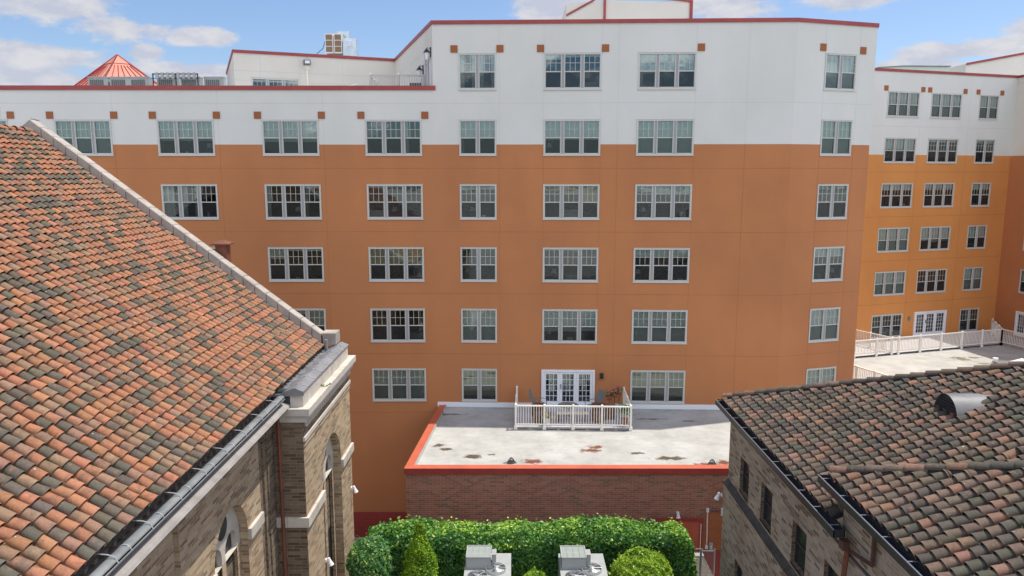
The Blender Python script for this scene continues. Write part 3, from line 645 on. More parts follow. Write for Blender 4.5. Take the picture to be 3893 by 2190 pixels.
def deck(label, poly, rail, z=RZ, group=None, th=.14, h=1.02):
    t = thing('balcony_deck', label, 'deck', group=group)
    mb = MB(); mb.prism(poly, z + .10, z + .10 + .03, 'deck_grey')
    mb.build('deck_floor', t); mb = MB()
    for (a, b_) in zip(rail[:-1], rail[1:]):
        A = Vector(a); B = Vector(b_); L = (B - A).length; pl = Plane(A.x, A.y, atan2(B.y - A.y, B.x - A.x)); mb.box((0, -.03, z + .05), (L, .02, z + .11), 'wood_grey', pl.P)
        n = int(L / .62)
        for i in range(n + 1): mb.box((max(0, i * L / n - .07), -.03, z), (min(L, i * L / n + .07), .02, z + .05), 'wood_grey', pl.P)
    mb.build('deck_frame', t)
    railing(t, rail, z + .14, h, base=.13); return t
fr0 = (.17, 33.05); fr1 = (5.45, 32.86)
deck('pale wooden deck with white railing before the glass doors on the annex roof', [fr0, fr1, (5.55, 35.9), (.25, 36.1)], [(.25, 35.95), fr0, fr1, (5.55, 35.75)])
# far terrace on the right wing
mb = MB(); ANX2 = thing('rear_annex', 'low annex with bright white roof in the corner of the far right wing', 'building')
mb.face([(17, 36.9, RZ), (44, 30, RZ), (44, 55.5, RZ), (36.1, 54.75, RZ), (19, 49.5, RZ), (17, 40, RZ)], 'membrane'); mb.build('membrane_roof', ANX2)
mb = MB(); mb.face([(17.0, 30.0, GZ), (44, 30, GZ), (44, 30, RZ - .01), (17, 36.8, RZ - .01)], 'red_brick'); mb.build('brick_wall', ANX2)
deck('long far terrace deck with white railing along the orange right wing', [(21.9, 46.45), (33.7, 50.2), (35.2, 54.2), (19.2, 49.2)], [(23.3, 50.3), (24.75, 47.4)], group=None)
DK2 = bpy.data.objects[[o.name for o in bpy.data.objects if o.name.startswith('balcony_deck')][-1]]
railing(DK2, [(19.0, 45.55), (21.85, 46.42), (33.7, 50.15), (34.9, 46.0)], RZ + .14, 1.02, 1.75, base=.13)
deck('small near terrace deck with white railing beside the orange corner of the building', [(18.2, 38.5), (19.9, 38.0), (19.0, 41.6), (18.2, 41.0)], [(18.6, 41.2), (20.0, 37.8), (17.4, 37.25)], z=RZ)
railing(DK2, [(33.7, 50.15), (35.1, 53.4)], RZ + .14, 1.02, 1.2, base=.13)
t = thing('hanging_plant', 'dark hanging basket with trailing green leaves on the far terrace railing', 'plant', (34.5, 47.7, RZ + 1.1))
mb = MB(); mb.tube([(0, 0, 0), (0, 0, .1), (0, 0, .35)], [.1, .28, .34], 'bark', 10); mb.build('basket', t); HANG = t
# roof hatch, vent pipes on the rear annex
t = thing('roof_vent_hood', 'grey metal hood with dark open side on the far white roof', 'roof vent', (28.9, 42.0, RZ))
mb = MB(); mb.box((.35, .1, 0), (3.0, 1.6, .5), 'dark_metal'); mb.build('curb', t); mb = MB(); mb.box((-.3, -.2, .62), (3.2, 1.2, .68), 'zinc'); mb.box((-.25, -.15, .5), (3.1, 1.1, .62), 'red_metal'); mb.build('hood', t)
mb = MB(); mb.face([(.5, -.1, .69), (1.9, -.1, .69), (1.1, .7, .95)], 'lamp_white'); mb.face([(1.9, -.1, .69), (1.6, 1.1, .69), (1.1, .7, .95)], 'lamp_white'); mb.face([(.5, -.1, .69), (1.1, .7, .95), (.6, 1.0, .69)], 'lamp_white'); mb.face([(.6, 1.0, .69), (1.1, .7, .95), (1.6, 1.1, .69)], 'lamp_white'); mb.build('skylight', t)
t = thing('vent_pipe', 'small purple-grey vent pipe standing on the far white roof', 'pipe', (26.22, 41.8, RZ)); mb = MB(); mb.tube([(0, 0, 0), (0, 0, .28)], .1, 'dark_metal', 12); mb.tube([(0, 0, .28), (0, 0, .4)], .17, 'dark_metal', 12); mb.build('pipe', t)
t = thing('vent_pipe', 'short silver vent cap at the shadow edge on the far white roof', 'pipe', (30.2, 45.3, RZ)); mb = MB(); mb.tube([(0, 0, 0), (0, 0, .2)], .1, 'lamp_white', 12); mb.tube([(0, 0, .2), (0, 0, .32)], .16, 'lamp_white', 12); mb.build('pipe', t)
# small wall lights
def lantern(name, label, loc, m='black_lantern', s=1.0, rz=0, cat='wall light'):
    t = thing(name, label, cat, loc, rz); mb = MB(); mb.box((-.07 * s, -.09 * s, -.12 * s), (.07 * s, -.0, .1 * s), m); mb.box((-.08 * s, -.1 * s, .1 * s), (.08 * s, 0, .13 * s), m); mb.build('lamp_body', t)
    mb = MB(); mb.box((-.05 * s, -.08 * s, -.14 * s), (.05 * s, -.02 * s, -.121 * s), 'blind_tan'); mb.build('lens', t); return t
lantern('wall_light', 'small black box wall light right of the glass doors', PLM.P(PLM.u(4.46), -.001, -9.94), s=1.15)
lantern('wall_light', 'small grey round light left of the far terrace doors', PLD.P(PLD.u(28.3), -.001, -10.2), m='zinc')
def coach(label, p, a, s=1.0):
    t = thing('coach_lantern', label, 'wall light', p, a, 'lanterns by the setback door'); mb = MB()
    mb.box((-.04, -.05, -.1), (.04, 0, .35), 'black_lantern'); mb.tube([(0, -.04, .3), (0, -.2, .32)], .015, 'black_lantern', 6); mb.tube([(0, -.2, .1), (0, -.2, .15), (0, -.2, .3)], [.17, .13, .02], 'black_lantern', 8); mb.build('bracket', t)
    mb = MB(); mb.tube([(0, -.2, -.22), (0, -.2, .1)], [.07, .11], 'lamp_white', 8); mb.build('shade', t)
coach('black coach lantern left of the sliding door on the roof terrace', pls.P(ls - 2.4, -.001, 5.05), pls.a)
coach('black coach lantern right of the sliding door on the roof terrace', pls.P(ls - .35, -.001, 5.6), pls.a)
t = thing('flood_light', 'cream floodlight box at the top of the downspout on the setback wall', 'floodlight', plt.P(4.1, -.1, 6.45), plt.a)
mb = MB(); mb.box((-.2, -.25, 0), (.2, .08, .26), 'zinc'); mb.build('housing', t); mb = MB(); mb.box((-.13, -.262, .05), (.13, -.251, .2), 'lamp_white'); mb.build('lens', t)
# roof terrace railing
t = thing('terrace_railing', 'white railing round the small roof terrace above the left parapet', 'railing')
railing(t, [(-7.35, 41.6), (-7.0, 38), (-4.25, 38.05)], 3.72, 1.14, 1.4, 'white_vinyl')
mb = MB(); 
for i in range(2):
    t2 = thing('railing_panel', ['white slatted railing panel leaning on the roof terrace, the left one', 'white slatted railing panel standing upright on the roof terrace, the right one'][i], 'railing panel', (-8.35 + i * .62, 41.3 - i * .9, 3.46), R(60), 'loose panels behind the terrace railing')
    mb = MB(); h_ = 1.5 + .25 * i
    mb.box((0, 0, 0), (.04, .05, h_), 'white_vinyl'); mb.box((.7, 0, 0), (.74, .05, h_ - .1), 'white_vinyl')
    for k in range(9): mb.box((.04, .01, .1 + k * h_ / 10), (.7, .04, .14 + k * h_ / 10), 'white_vinyl')
    o = mb.build('panel', t2); o.rotation_euler = (R(-18 if i == 0 else 6), R(-14 if i == 0 else 8), 0)
def patio_set():
    t = thing('terrace_chair', 'dark cushioned chair standing on the roof terrace behind the railing', 'chair', (-4.9, 39.0, 3.46))
    mb = MB(); mb.box((-.35, -.3, .35), (.35, .3, .5), 'ac_dark'); mb.build('seat', t); mb = MB(); mb.box((-.35, .22, .5), (.35, .34, 1.15), 'ac_dark'); mb.build('backrest', t)
    for x in (-.3, .3):
        for y in (-.25, .25): mb = MB(); mb.box((x - .02, y - .02, 0), (x + .02, y + .02, .35), 'ac_dark'); mb.build('leg', t)
    t = thing('terrace_table', 'white table on the roof terrace left of the dark chair', 'table', (-6.1, 39.0, 3.46))
    mb = MB(); mb.tube([(0, 0, .85), (0, 0, .9)], .55, 'white_vinyl', 20); mb.build('table_top', t); mb = MB(); mb.tube([(0, 0, 0), (0, 0, .85)], .04, 'dark_metal', 8); mb.build('table_leg', t)
patio_set()

# ------------------------------------------------------------------ rooftop machines
def cond(x, lab, w=1.05, rows=True):
    t = thing('condenser_unit', lab, 'air conditioner', (x, 40.6, 3.45), 0, 'air conditioners on the left roof')
    mb = MB(); mb.box((0, .12, .45), (w, .5, 1.62), 'ac_paint'); mb.box((.02, .1, .4), (w - .02, .52, .45), 'ac_side'); mb.box((-.01, .09, 1.60), (w + .01, .53, 1.66), 'ac_paint'); mb.build('casing', t)
    mb = MB()
    for k in range(7): xx = .1 + k * (w - .3) / 7; mb.box((xx, .10, .6), (xx + .07, .119, 1.5), 'slat_dark')
    mb.build('grille', t); mb = MB(); mb.box((.0, .1, 0), (.06, .5, .4), 'dark_metal'); mb.box((w - .06, .1, 0), (w, .5, .4), 'dark_metal'); mb.build('stand', t)
for x, l in ((-22.5, 'grey slatted condenser at the left foot of the red pyramid roof, leftmost of its row'), (-21.35, 'blue-grey condenser second from the left before the red pyramid roof'), (-20.3, 'white boxy condenser at the right foot of the red pyramid roof'), (-18.85, 'condenser under the left half of the pipe rack on the roof'),
             (-17.6, 'condenser under the right half of the pipe rack on the roof'), (-16.35, 'white condenser standing alone right of the pipe rack')): cond(x, l)
t = thing('pipe_rack', 'grey pipe rack with white insulated fittings standing over two condensers', 'pipe rack', (-18.9, 40.35, 3.45))
mb = MB()
for x in (0, 1.2, 2.35): mb.box((x, 0, 0), (x + .05, .05, 1.78), 'dark_metal')
mb.box((0, 0, 1.72), (2.4, .05, 1.78), 'dark_metal'); mb.box((0, 0, 1.50), (2.4, .04, 1.53), 'dark_metal'); mb.build('frame', t); mb = MB()
for k in range(8): mb.box((.18 + k * .28, -.04, 1.5), (.32 + k * .28, .06, 1.82), 'ac_paint')
mb.build('fitting', t)
t = thing('pyramid_roof', 'red standing-seam pyramid roof on a tower behind the left parapet', 'roof')
ap = Vector((-31.72, 62, 9.45)); mb = MB(); base = [(-36.1, 61.3, 6.2), (-31.3, 57.8, 6.2), (-27.0, 61.0, 6.2), (-31.6, 66, 6.2)]
for i in range(4):
    a = Vector(base[i]); c_ = Vector(base[(i + 1) % 4]); mb.face([a, c_, ap], 'faded_red')
mb.prism([(p[0], p[1]) for p in base], 3.4, 6.19, 'cream_stucco'); mb.build('roof_sheet', t); mb = MB()
for i in range(2):
    a = Vector(base[i]); c_ = Vector(base[i + 1])
    for k in range(0, 8):
        p = a.lerp(c_, k / 7); q = p.lerp(ap, .72 if k not in (0, 7) else 1); mb.tube([p + Vector((0, -.02, .02)), q + Vector((0, -.02, .02))], .035 if k not in (0, 7) else .07, 'red_metal', 4)
mb.build('seam', t); mb = MB(); tt = [ap.lerp(Vector(p), .24) for p in base]
for i in range(4): a, c_ = tt[i], tt[(i + 1) % 4]; e = Vector((0, 0, .06)); mb.face([a + e, c_ + e, ap + e], 'faded_red')
mb.build('cap', t)
t = thing('air_handler', 'large rooftop air handler with two louvered brown intakes and a silver duct box', 'air handler', (-12.0, 48.8, 7.1)); t.scale = (1.12,) * 3
mb = MB(); mb.box((.2, .3, 0), (1.15, 1.3, 1.5), 'ac_paint'); mb.box((.1, .2, -.5), (1.9, 1.2, -.001), 'ac_side'); mb.build('casing', t)
for k in range(2):
    mb = MB(); x0 = .15 + k * .5; mb.box((x0, .1, .42), (x0 + .46, .28, 1.5), 'cream_vinyl'); fo = mb.build('intake_hood', t); mb = MB()
    for q in range(3): mb.box((x0 + .05, .085, .5 + q * .33), (x0 + .41, .099, .78 + q * .33), 'tan_filter')
    mb.build('filter', fo)
mb = MB(); mb.box((1.16, .1, .3), (1.9, .9, 1.24), 'galv'); mb.box((.75, .6, 1.24), (1.4, 1.2, 1.7), 'galv'); mb.build('duct', t); mb = MB(); mb.box((1.35, .08, .75), (1.72, .099, 1.16), 'lamp_white'); mb.box((1.41, .06, .8), (1.66, .079, 1.1), 'galv'); mb.build('access_panel', t)
mb = MB(); mb.tube([(.2, .3, 1.4), (-.0, .2, .7), (-.35, .15, .4)], .02, 'dark_metal', 6); mb.build('hose', t)
t = thing('roof_unit', 'long pale green metal roof unit behind the right wing parapet', 'roof unit', (0, 0, 0))
mb = MB(); mb.prism([(28.0, 58.6), (29.4, 57.8), (33.0, 58.0), (33.0, 61), (28.0, 61)], 6.4, 8.0, 'pale_green_metal'); mb.prism([(27.9, 58.55), (29.4, 57.7), (33.05, 57.9), (33.05, 61), (27.9, 61)], 8.001, 8.06, 'zinc'); mb.build('casing', t)

# ================================================================== TILED ROOF GENERATOR
LASTR = [.5]
def palette(kind):
    r = random.random()
    if random.random() < .22: r = LASTR[0]
    LASTR[0] = r
    if kind == 'church':
        if r < .50: c_ = (.35, .163, .094)
        elif r < .76: c_ = (.255, .160, .106)
        else: c_ = (.120, .106, .082)
    else:
        if r < .45: c_ = (.090, .082, .068)
        elif r < .86: c_ = (.150, .112, .086)
        else: c_ = (.215, .130, .092)
    k = random.uniform(.86, 1.12); return tuple(x * k * random.uniform(.94, 1.06) for x in c_)
def tiles(name, parent, O, A, U, cols, pitch, exp_, kind, fy=lambda a: (0, 10)):
    """barrel tiles: O eave origin, A unit along the eave, U unit up the slope; fy(a) gives the start and end up the slope"""
    O = np.array(O, float); A = np.array(A, float); U = np.array(U, float); Nn = np.cross(A, U); Nn *= np.sign(Nn[2])
    V = []; F = []; C = []; nv = 0; sg = 9
    th = np.concatenate([[0], np.linspace(0, pi, sg - 1), [pi]]); cs = np.cos(th); sn = np.sin(th); up_ = np.ones(sg + 1); up_[0] = up_[-1] = 0; cs[0] = 1.0; cs[-1] = -1.0
    tp = np.linspace(0, pi, 4)
    for ci in range(cols):
        a0 = (ci + .5) * pitch; lo, hi = fy(a0)
        n = int(math.ceil((hi - lo) / exp_))
        for r in range(n):
            u0 = lo + r * exp_; u1 = min(u0 + exp_ + .05, hi + .03)
            if u1 - u0 < .08: continue
            colr = palette(kind); ja = random.gauss(0, .006); ju = random.gauss(0, .008); jr = random.gauss(0, .012); lift = random.gauss(0, .004)
            if random.random() < .012: ja += random.choice((-.04, .04)); ju -= .05; jr *= 2.2
            ub = u0 + ju
            rings = []
            for (uu, w, hh, base, sh) in ((ub, .114, .100, .046, jr), (u1, .096, .082, .004, -jr)):
                P = O + np.outer(a0 + ja + sh - w * cs, A) + U * uu + np.outer((base + lift) * up_ + .012 * up_ + hh * sn, Nn); rings.append(P)
            w, hh, base = .100, .087, .044
            P = O + np.outer(a0 + ja + jr - w * cs, A) + U * (ub + .002) + np.outer((base + lift + .012) * up_ + hh * sn, Nn)
            Q = O + np.outer(a0 + ja + jr - w * cs, A) + U * (ub + .06) + np.outer((base + lift + .012) * up_ + hh * sn, Nn)
            rings += [P, Q]
            for P in rings: V.append(P)
            k = nv; s = sg + 1
            for t_ in range(sg):
                F.append((k + t_, k + t_ + 1, k + s + t_ + 1, k + s + t_)); F.append((k + 2 * s + t_, k + 2 * s + t_ + 1, k + t_ + 1, k + t_)); F.append((k + 3 * s + t_, k + 3 * s + t_ + 1, k + 2 * s + t_ + 1, k + 2 * s + t_))
            nv += 4 * s; C += [colr] * (2 * s) + [tuple(x * .45 for x in colr)] * (2 * s)  # inside of the tile mouth coloured darker, in place of shade
            # the pan tile between this cover and the next
            colr = tuple(x * random.uniform(.35, .8) for x in palette(kind)); a1 = a0 + pitch / 2; base = .03  # pans darkened: shade of the gaps between covers painted in, plus dirt
            for (uu, bb) in ((u0 + random.gauss(0, .006), .012), (u1, -.004)):
                V.append(O + np.outer(a1 - .075 * np.cos(tp), A) + U * uu + np.outer(bb + .035 * (1 - np.sin(tp)), Nn))
            V.append(O + np.outer(a1 - .075 * np.cos(tp), A) + U * (u0) + np.outer(0 * tp, Nn))
            k = nv
            for t_ in range(3): F.append((k + t_, k + t_ + 1, k + 4 + t_ + 1, k + 4 + t_)); F.append((k + 8 + t_, k + 8 + t_ + 1, k + t_ + 1, k + t_))
            nv += 12; C += [colr] * 12
    V = np.concatenate(V); me = bpy.data.meshes.new(name); me.from_pydata(V.tolist(), [], F); me.update(); me.materials.append(MATS['tile'])
    ca = me.color_attributes.new('tint', 'FLOAT_COLOR', 'POINT'); ca.data.foreach_set('color', np.column_stack([np.array(C), np.ones(len(C))]).astype(np.float32).ravel())
    sm = np.ones(len(F), bool); me.polygons.foreach_set('use_smooth', sm); me.set_sharp_from_angle(angle=R(50))
    return link(name, me, parent)
def ridge_tiles(name, parent, A, B, kind, r=.13, L=.40):
    A = Vector(A); B = Vector(B); d = (B - A); n = int(d.length / L); d.normalize(); sidev = d.cross(Vector((0, 0, 1))).normalized(); up = sidev.cross(d)
    V = []; F = []; C = []; s = 8
    for i in range(n):
        colr = palette(kind); k = len(V); off = random.gauss(0, .008); yaw = random.gauss(0, .01)
        for (t_, rr, dz) in ((i * L, r, .055), (i * L + L * 1.12, r * .86, .02), (i * L, r * .9, .055)):
            p = A + d * t_
            for q in range(s + 1): th = pi * q / s; V.append(tuple(p + sidev * (off + yaw * (1 if t_ > i * L else 0) + rr * cos(th)) + up * (dz + rr * .85 * sin(th))))
        for q in range(s): F.append((k + q, k + q + 1, k + s + 1 + q + 1, k + s + 1 + q)); F.append((k + 2 * (s + 1) + q, k + 2 * (s + 1) + q + 1, k + q + 1, k + q))
        C += [colr] * (3 * (s + 1))
    me = bpy.data.meshes.new(name); me.from_pydata(V, [], F); me.update(); me.materials.append(MATS['tile'])
    ca = me.color_attributes.new('tint', 'FLOAT_COLOR', 'POINT'); ca.data.foreach_set('color', np.column_stack([np.array(C), np.ones(len(C))]).astype(np.float32).ravel())
    me.polygons.foreach_set('use_smooth', [True] * len(F)); me.set_sharp_from_angle(angle=R(50)); return link(name, me, parent)

# ================================================================== CHURCH on the left
CH = thing('brick_church', 'buff brick church with orange and grey barrel-tiled roof and stone gable coping', 'church')
ms = .774; EX = -6.62; EZ = -5.9; YG = 25.35; RX = -16.0; RZc = EZ + (EX - RX) * ms
su = Vector((-1, 0, ms)).normalized(); slen = (EX - RX) / -su.x
rf = MB(); rf.face([(EX, 0, EZ - .02), (EX, YG, EZ - .02), (RX, YG, RZc - .02), (RX, 0, RZc - .02)], 'underlay'); rf.face([(RX, 0, RZc - .02), (RX, YG, RZc - .02), (2 * RX - EX, YG, EZ - .02), (2 * RX - EX, 0, EZ - .02)], 'underlay')
rf.face([(EX, 0, EZ - .02), (EX, YG, EZ - .02), (EX + .02, YG, EZ - .14), (EX + .02, 0, EZ - .14)], 'underlay')
RO = rf.build('roof', CH)
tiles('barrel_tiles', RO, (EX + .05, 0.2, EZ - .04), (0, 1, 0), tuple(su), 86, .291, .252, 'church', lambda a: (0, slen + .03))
ridge_tiles('ridge_tiles', RO, (RX, 0, RZc + .02), (RX, YG - .1, RZc + .02), 'church')
# gable coping: blocks of stone stepping down the rake
nb = 25
gx0, gz0 = RX - .05, RZc; gx1, gz1 = -6.55, EZ - .1
for i in range(nb):
    mb = MB(); t0 = i / nb; t1 = (i + 1) / nb - .0025
    xa, xb = gx0 + (gx1 - gx0) * t0, gx0 + (gx1 - gx0) * t1; za, zb = gz0 + (gz1 - gz0) * t0, gz0 + (gz1 - gz0) * t1
    def sec(x, z): return [(x, YG - .0, z + .04), (x, YG - .06, z + .12), (x, YG - .06, z + .44), (x, YG - .03, z + .475), (x, YG + .42, z + .44), (x, YG + .45, z + .30), (x, YG + .42, z - .6)]
    rows = [sec(xa, za), sec(xb, zb)]; mb.grid(rows, 'coping_stone'); mb.face(rows[0], 'coping_stone'); mb.face(rows[1][::-1], 'coping_stone')
    mb.build('coping_block', CH)
mb = MB()   # west half of the gable coping, springing from the ridge
for i in range(8):
    t0 = i * .4; xa, xb = RX - t0, RX - t0 - .396; za, zb = RZc - t0 * ms, RZc - (t0 + .396) * ms
    rows = [[(x, YG - .02, z + .02), (x, YG - .06, z + .44), (x, YG - .03, z + .475), (x, YG + .42, z + .44), (x, YG + .42, z - .6)] for x, z in ((xa, za), (xb, zb))]; mb.grid(rows, 'coping_stone')
mb.build('coping_block', CH)
mb = MB(); mb.box((-6.62, YG - .06, -5.86), (-6.12, YG + .56, -5.46), 'coping_stone'); mb.build('kneeler_stone', CH)
mb = MB(); mb.box((RX, YG + .02, GZ), (EX, YG + .4, EZ - .4), 'buff_brick'); mb.face([(RX, YG + .02, EZ - .4), (EX, YG + .02, EZ - .4), (RX, YG + .02, RZc)], 'buff_brick'); mb.face([(RX, YG + .5, EZ - .4), (EX, YG + .5, EZ - .4), (RX, YG + .5, RZc)], 'buff_brick'); mb.build('gable_wall', CH)
mb = MB(); mb.box((-10.38, 25.95, -3.6), (-10.0, 26.35, -2.44), 'copper'); co_ = mb.build('chimney', CH)
mb = MB(); q = [(-10.5, 25.85, -2.40), (-9.88, 25.85, -2.40), (-9.88, 26.45, -2.40), (-10.5, 26.45, -2.40)]; ap = (-10.19, 26.15, -2.28)
mb.box((-10.5, 25.85, -2.45), (-9.88, 26.45, -2.401), 'copper')
for i in range(4): mb.face([q[i], q[(i + 1) % 4], ap], 'copper')
mb.build('chimney_cap', co_); mb = MB(); mb.tube([(-10.66, 26.2, -3.4), (-10.66, 26.2, -2.62), (-10.3, 26.2, -2.62)], .025, 'zinc', 6); mb.build('pipe', co_)

def arched_wall(mb, plane, u0, u1, z0, z1, arches, m, depth, mrev=None, sign=1):
    """plane(u, d, z) -> xyz; arches = (centre, radius, spring z, bottom z). Skin with arched holes and reveals"""
    mrev = mrev or m; arches = sorted(arches); x = u0
    for (c_, r, zs, zb) in arches:
        mb.face([plane(x, 0, z0), plane(c_ - r, 0, z0), plane(c_ - r, 0, z1), plane(x, 0, z1)], m)
        if zb > z0: mb.face([plane(c_ - r, 0, z0), plane(c_ + r, 0, z0), plane(c_ + r, 0, zb), plane(c_ - r, 0, zb)], m)
        n = 16; pts = [(c_ - r * cos(pi * i / n), zs + r * sin(pi * i / n)) for i in range(n + 1)]
        for p, q in zip(pts[:-1], pts[1:]):
            mb.face([plane(p[0], 0, p[1]), plane(q[0], 0, q[1]), plane(q[0], 0, z1), plane(p[0], 0, z1)], m)
            mb.face([plane(p[0], 0, p[1]), plane(q[0], 0, q[1]), plane(q[0], depth, q[1]), plane(p[0], depth, p[1])], mrev)
        for uu in (c_ - r, c_ + r): mb.face([plane(uu, 0, zb), plane(uu, 0, zs), plane(uu, depth, zs), plane(uu, depth, zb)], mrev)
        mb.face([plane(c_ - r, 0, zb), plane(c_ + r, 0, zb), plane(c_ + r, depth, zb), plane(c_ - r, depth, zb)], mrev)
        x = c_ + r
    mb.face([plane(x, 0, z0), plane(u1, 0, z0), plane(u1, 0, z1), plane(x, 0, z1)], m)
NX = -6.80; PX = -5.86; PY0 = 20.03; PY1 = 25.95
nav = lambda u, d, z: (NX - d, u, z); pav = lambda u, d, z: (PX - d, u, z)
def church_window(pf, c_, r, zs, zb, depth):
    mb = MB(); p2 = lambda u, d, z: pf(u, depth + d, z)
    arched_wall(mb, p2, c_ - r, c_ + r, zs - .35, zs + r + .05, [(c_ - r * .46, r * .36, zs - .15, zs - .35), (c_ + r * .46, r * .36, zs - .15, zs - .35)], 'limestone', .16)
    fo = mb.build('window', CH)
    mb = MB(); n = 18
    pts = [p2(c_ + r * .3 * cos(2 * pi * i / n), -.004, zs + r * .56 + r * .3 * sin(2 * pi * i / n)) for i in range(n)]; mb.face(pts, 'dark_metal'); mb.build('oculus', fo)
    mb = MB()
    for s in (-1, 1): cc = c_ + s * r * .46; mb.face([p2(cc - r * .4, .14, zb), p2(cc + r * .4, .14, zb), p2(cc + r * .4, .14, zs + .4), p2(cc - r * .4, .14, zs + .4)], 'dark_metal')
    mb.build('pane', fo)
    mb = MB(); 
    for a, b_ in ((-1, -.80), (-.12, .12), (.80, 1)): mb.face([p2(c_ + a * r, .0, zb), p2(c_ + b_ * r, .0, zb), p2(c_ + b_ * r, .0, zs - .35), p2(c_ + a * r, .0, zs - .35)], 'buff_brick'); mb.face([p2(c_ + b_ * r, .0, zb), p2(c_ + b_ * r, .16, zb), p2(c_ + b_ * r, .16, zs - .35), p2(c_ + b_ * r, .0, zs - .35)], 'buff_brick')
    for a, b_ in ((-.80, -.12), (.12, .80)): mb.face([p2(c_ + a * r, .12, zs - 2.4), p2(c_ + b_ * r, .12, zs - 2.4), p2(c_ + b_ * r, .12, zs - .6), p2(c_ + a * r, .12, zs - .6)], 'shaded_brick')
    mb.build('mullion', fo)
    mb = MB(); rr = r + .26
    for i in range(26):
        a0, a1 = pi * i / 26 + .006, pi * (i + 1) / 26 - .006
        mb.face([pf(c_ - r * cos(a0), -.006, zs + r * sin(a0)), pf(c_ - r * cos(a1), -.006, zs + r * sin(a1)), pf(c_ - rr * cos(a1), -.006, zs + rr * sin(a1)), pf(c_ - rr * cos(a0), -.006, zs + rr * sin(a0))], 'buff_brick')
    mb.build('arch_ring', fo)
navA = [(16.93, 1.07, -9.05, -15.2), (14.12, .13, -7.15, -12.5), (11.0, 1.07, -9.05, -15.2), (5.2, 1.07, -9.05, -15.2)]
mb = MB(); arched_wall(mb, nav, 0, 19.05, GZ, -6.35, navA, 'buff_brick', .22)
mb.box((NX - .4, 14.0, -12.6), (NX - .38, 14.26, -7.0), 'shaded_brick'); mb.build('nave_wall', CH)
for a in navA:
    if a[1] > .5: church_window(nav, *a, .22)
# stepped pilaster at the end of the nave
mb = MB()
for i, (y0, x1) in enumerate(((19.05, NX + .0), (19.25, NX + .06), (19.45, NX + .10))): mb.box((NX - .3, y0, GZ), (x1, 20.1, -6.5), 'shaded_brick')
mb.build('pilaster', CH)
pavA = [(23.1, 1.22, -9.55, -14.3)]
mb = MB(); arched_wall(mb, pav, PY0, PY1, GZ, -7.35, pavA, 'buff_brick', .26)
mb.build('pavilion_wall', CH)
mb = MB(); mb.face([(NX + .001, PY0, GZ), (PX, PY0, GZ), (PX, PY0, -6.9), (NX + .001, PY0, -6.9)], 'shaded_brick'); mb.build('pavilion_end_wall', CH); mb = MB(); mb.face([(NX, PY1, GZ), (PX, PY1, GZ), (PX, PY1, -6.9), (NX, PY1, -6.9)], 'shaded_brick'); mb.build('pavilion_end_wall', CH)
church_window(pav, *pavA[0], .26)
def band(*a): b_ = MB(); b_.box(*a); b_.build('stone_band', CH)
for u0_, u1_ in ((PY0 - .09, 21.86), (24.34, PY1 + .05)): band((PX, u0_, -9.96), (PX + .09, u1_, -9.67), 'limestone')
band((NX + .1, PY0 - .09, -9.96), (PX, PY0 - .001, -9.67), 'limestone')
for u0_, u1_ in ((18.02, 19.02), (12.1, 15.82), (6.3, 9.9), (0, 4.1)): band((NX + .002, u0_, -9.32), (NX + .09, u1_, -9.03), 'limestone')
mb = MB()
for y in (20.9, 24.9, 25.4): mb.box((PX + .0, y, -9.96), (PX + .092, y + .008, -9.668), 'seam')
mb.box((NX + .4, PY0 - .092, -9.96), (NX + .408, PY0, -9.668), 'seam'); mb.build('band_seam', CH)
# cornice, parapet and lead of the pavilion
mb = MB()
mb.box((NX + .02, PY0 - .22, -6.62), (PX + .25, PY1 + .1, -6.42), 'limestone'); mb.box((NX + .05, PY0 - .15, -6.82), (PX + .15, PY1 + .06, -6.621), 'limestone'); mb.build('cornice', CH)
mb = MB()
mb.box((NX + .05, PY0 - .06, -7.0), (PX + .06, PY1 + .02, -6.821), 'shaded_brick')
k = int((PY1 - PY0) / .22)
for i in range(k): y = PY0 + i * .22; mb.box((PX + .06, y, -6.98), (PX + .13, y + .11, -6.822), 'limestone')
mb.box((PX, PY0 - .05, -7.42), (PX + .06, PY1, -7.30), 'limestone'); mb.box((PX, PY0 - .03, -7.58), (PX + .035, PY1, -7.46), 'buff_brick'); mb.build('dentil_course', CH)
mb = MB(); mb.face([(PX, PY0, -7.36), (PX, PY1, -7.36), (PX, PY1, -6.8), (PX, PY0, -6.8)], 'shaded_brick'); mb.build('frieze', CH)
y = PY0
while y < PY1 - .25: mb = MB(); y2 = min(y + .42, PY1 - .2); mb.box((PX - .32, y, -6.42), (PX + .04, y2 - .008, -5.98), 'limestone'); mb.build('parapet_block', CH); y = y2
mb = MB(); mb.box((PX - .30, PY0 + .01, -6.42), (PX + .03, PY1 - .22, -5.99), 'seam'); mb.build('parapet_core', CH)
mb = MB(); mb.box((NX - .25, PY0 + .02, -6.42), (PX - .32, PY0 + .3, -5.98), 'dark_metal'); mb.build('lead_box', CH)
mb = MB()  # the lead sheet: rising from the tile eave, over the parapet, and down
prof = [(-6.78, -6.02), (-6.60, -6.05), (-6.44, -6.04), (-6.30, -5.96), (-6.06, -5.87), (-6.00, -5.87), (-5.94, -5.91), (PX + .07, -5.965), (PX + .07, -6.0)]
mb.grid([[(x, PY0 - .05, z) for x, z in prof], [(x, PY1 - .15, z) for x, z in prof]], 'lead'); mb.face([(x, PY0 - .05, z) for x, z in prof] + [(PX + .09, PY0 - .05, -6.08), (-6.75, PY0 - .05, -6.12)], 'lead'); lo_ = mb.build('lead_flashing', CH)
for i in range(7):
    y = PY0 + .45 + i * .8; mb = MB(); mb.tube([(x + .0, y - .06 * (j_ % 2), z + .012) for j_, (x, z) in enumerate(prof[1:8])], .014, 'lead_light', 5); mb.build('lead_roll', lo_)
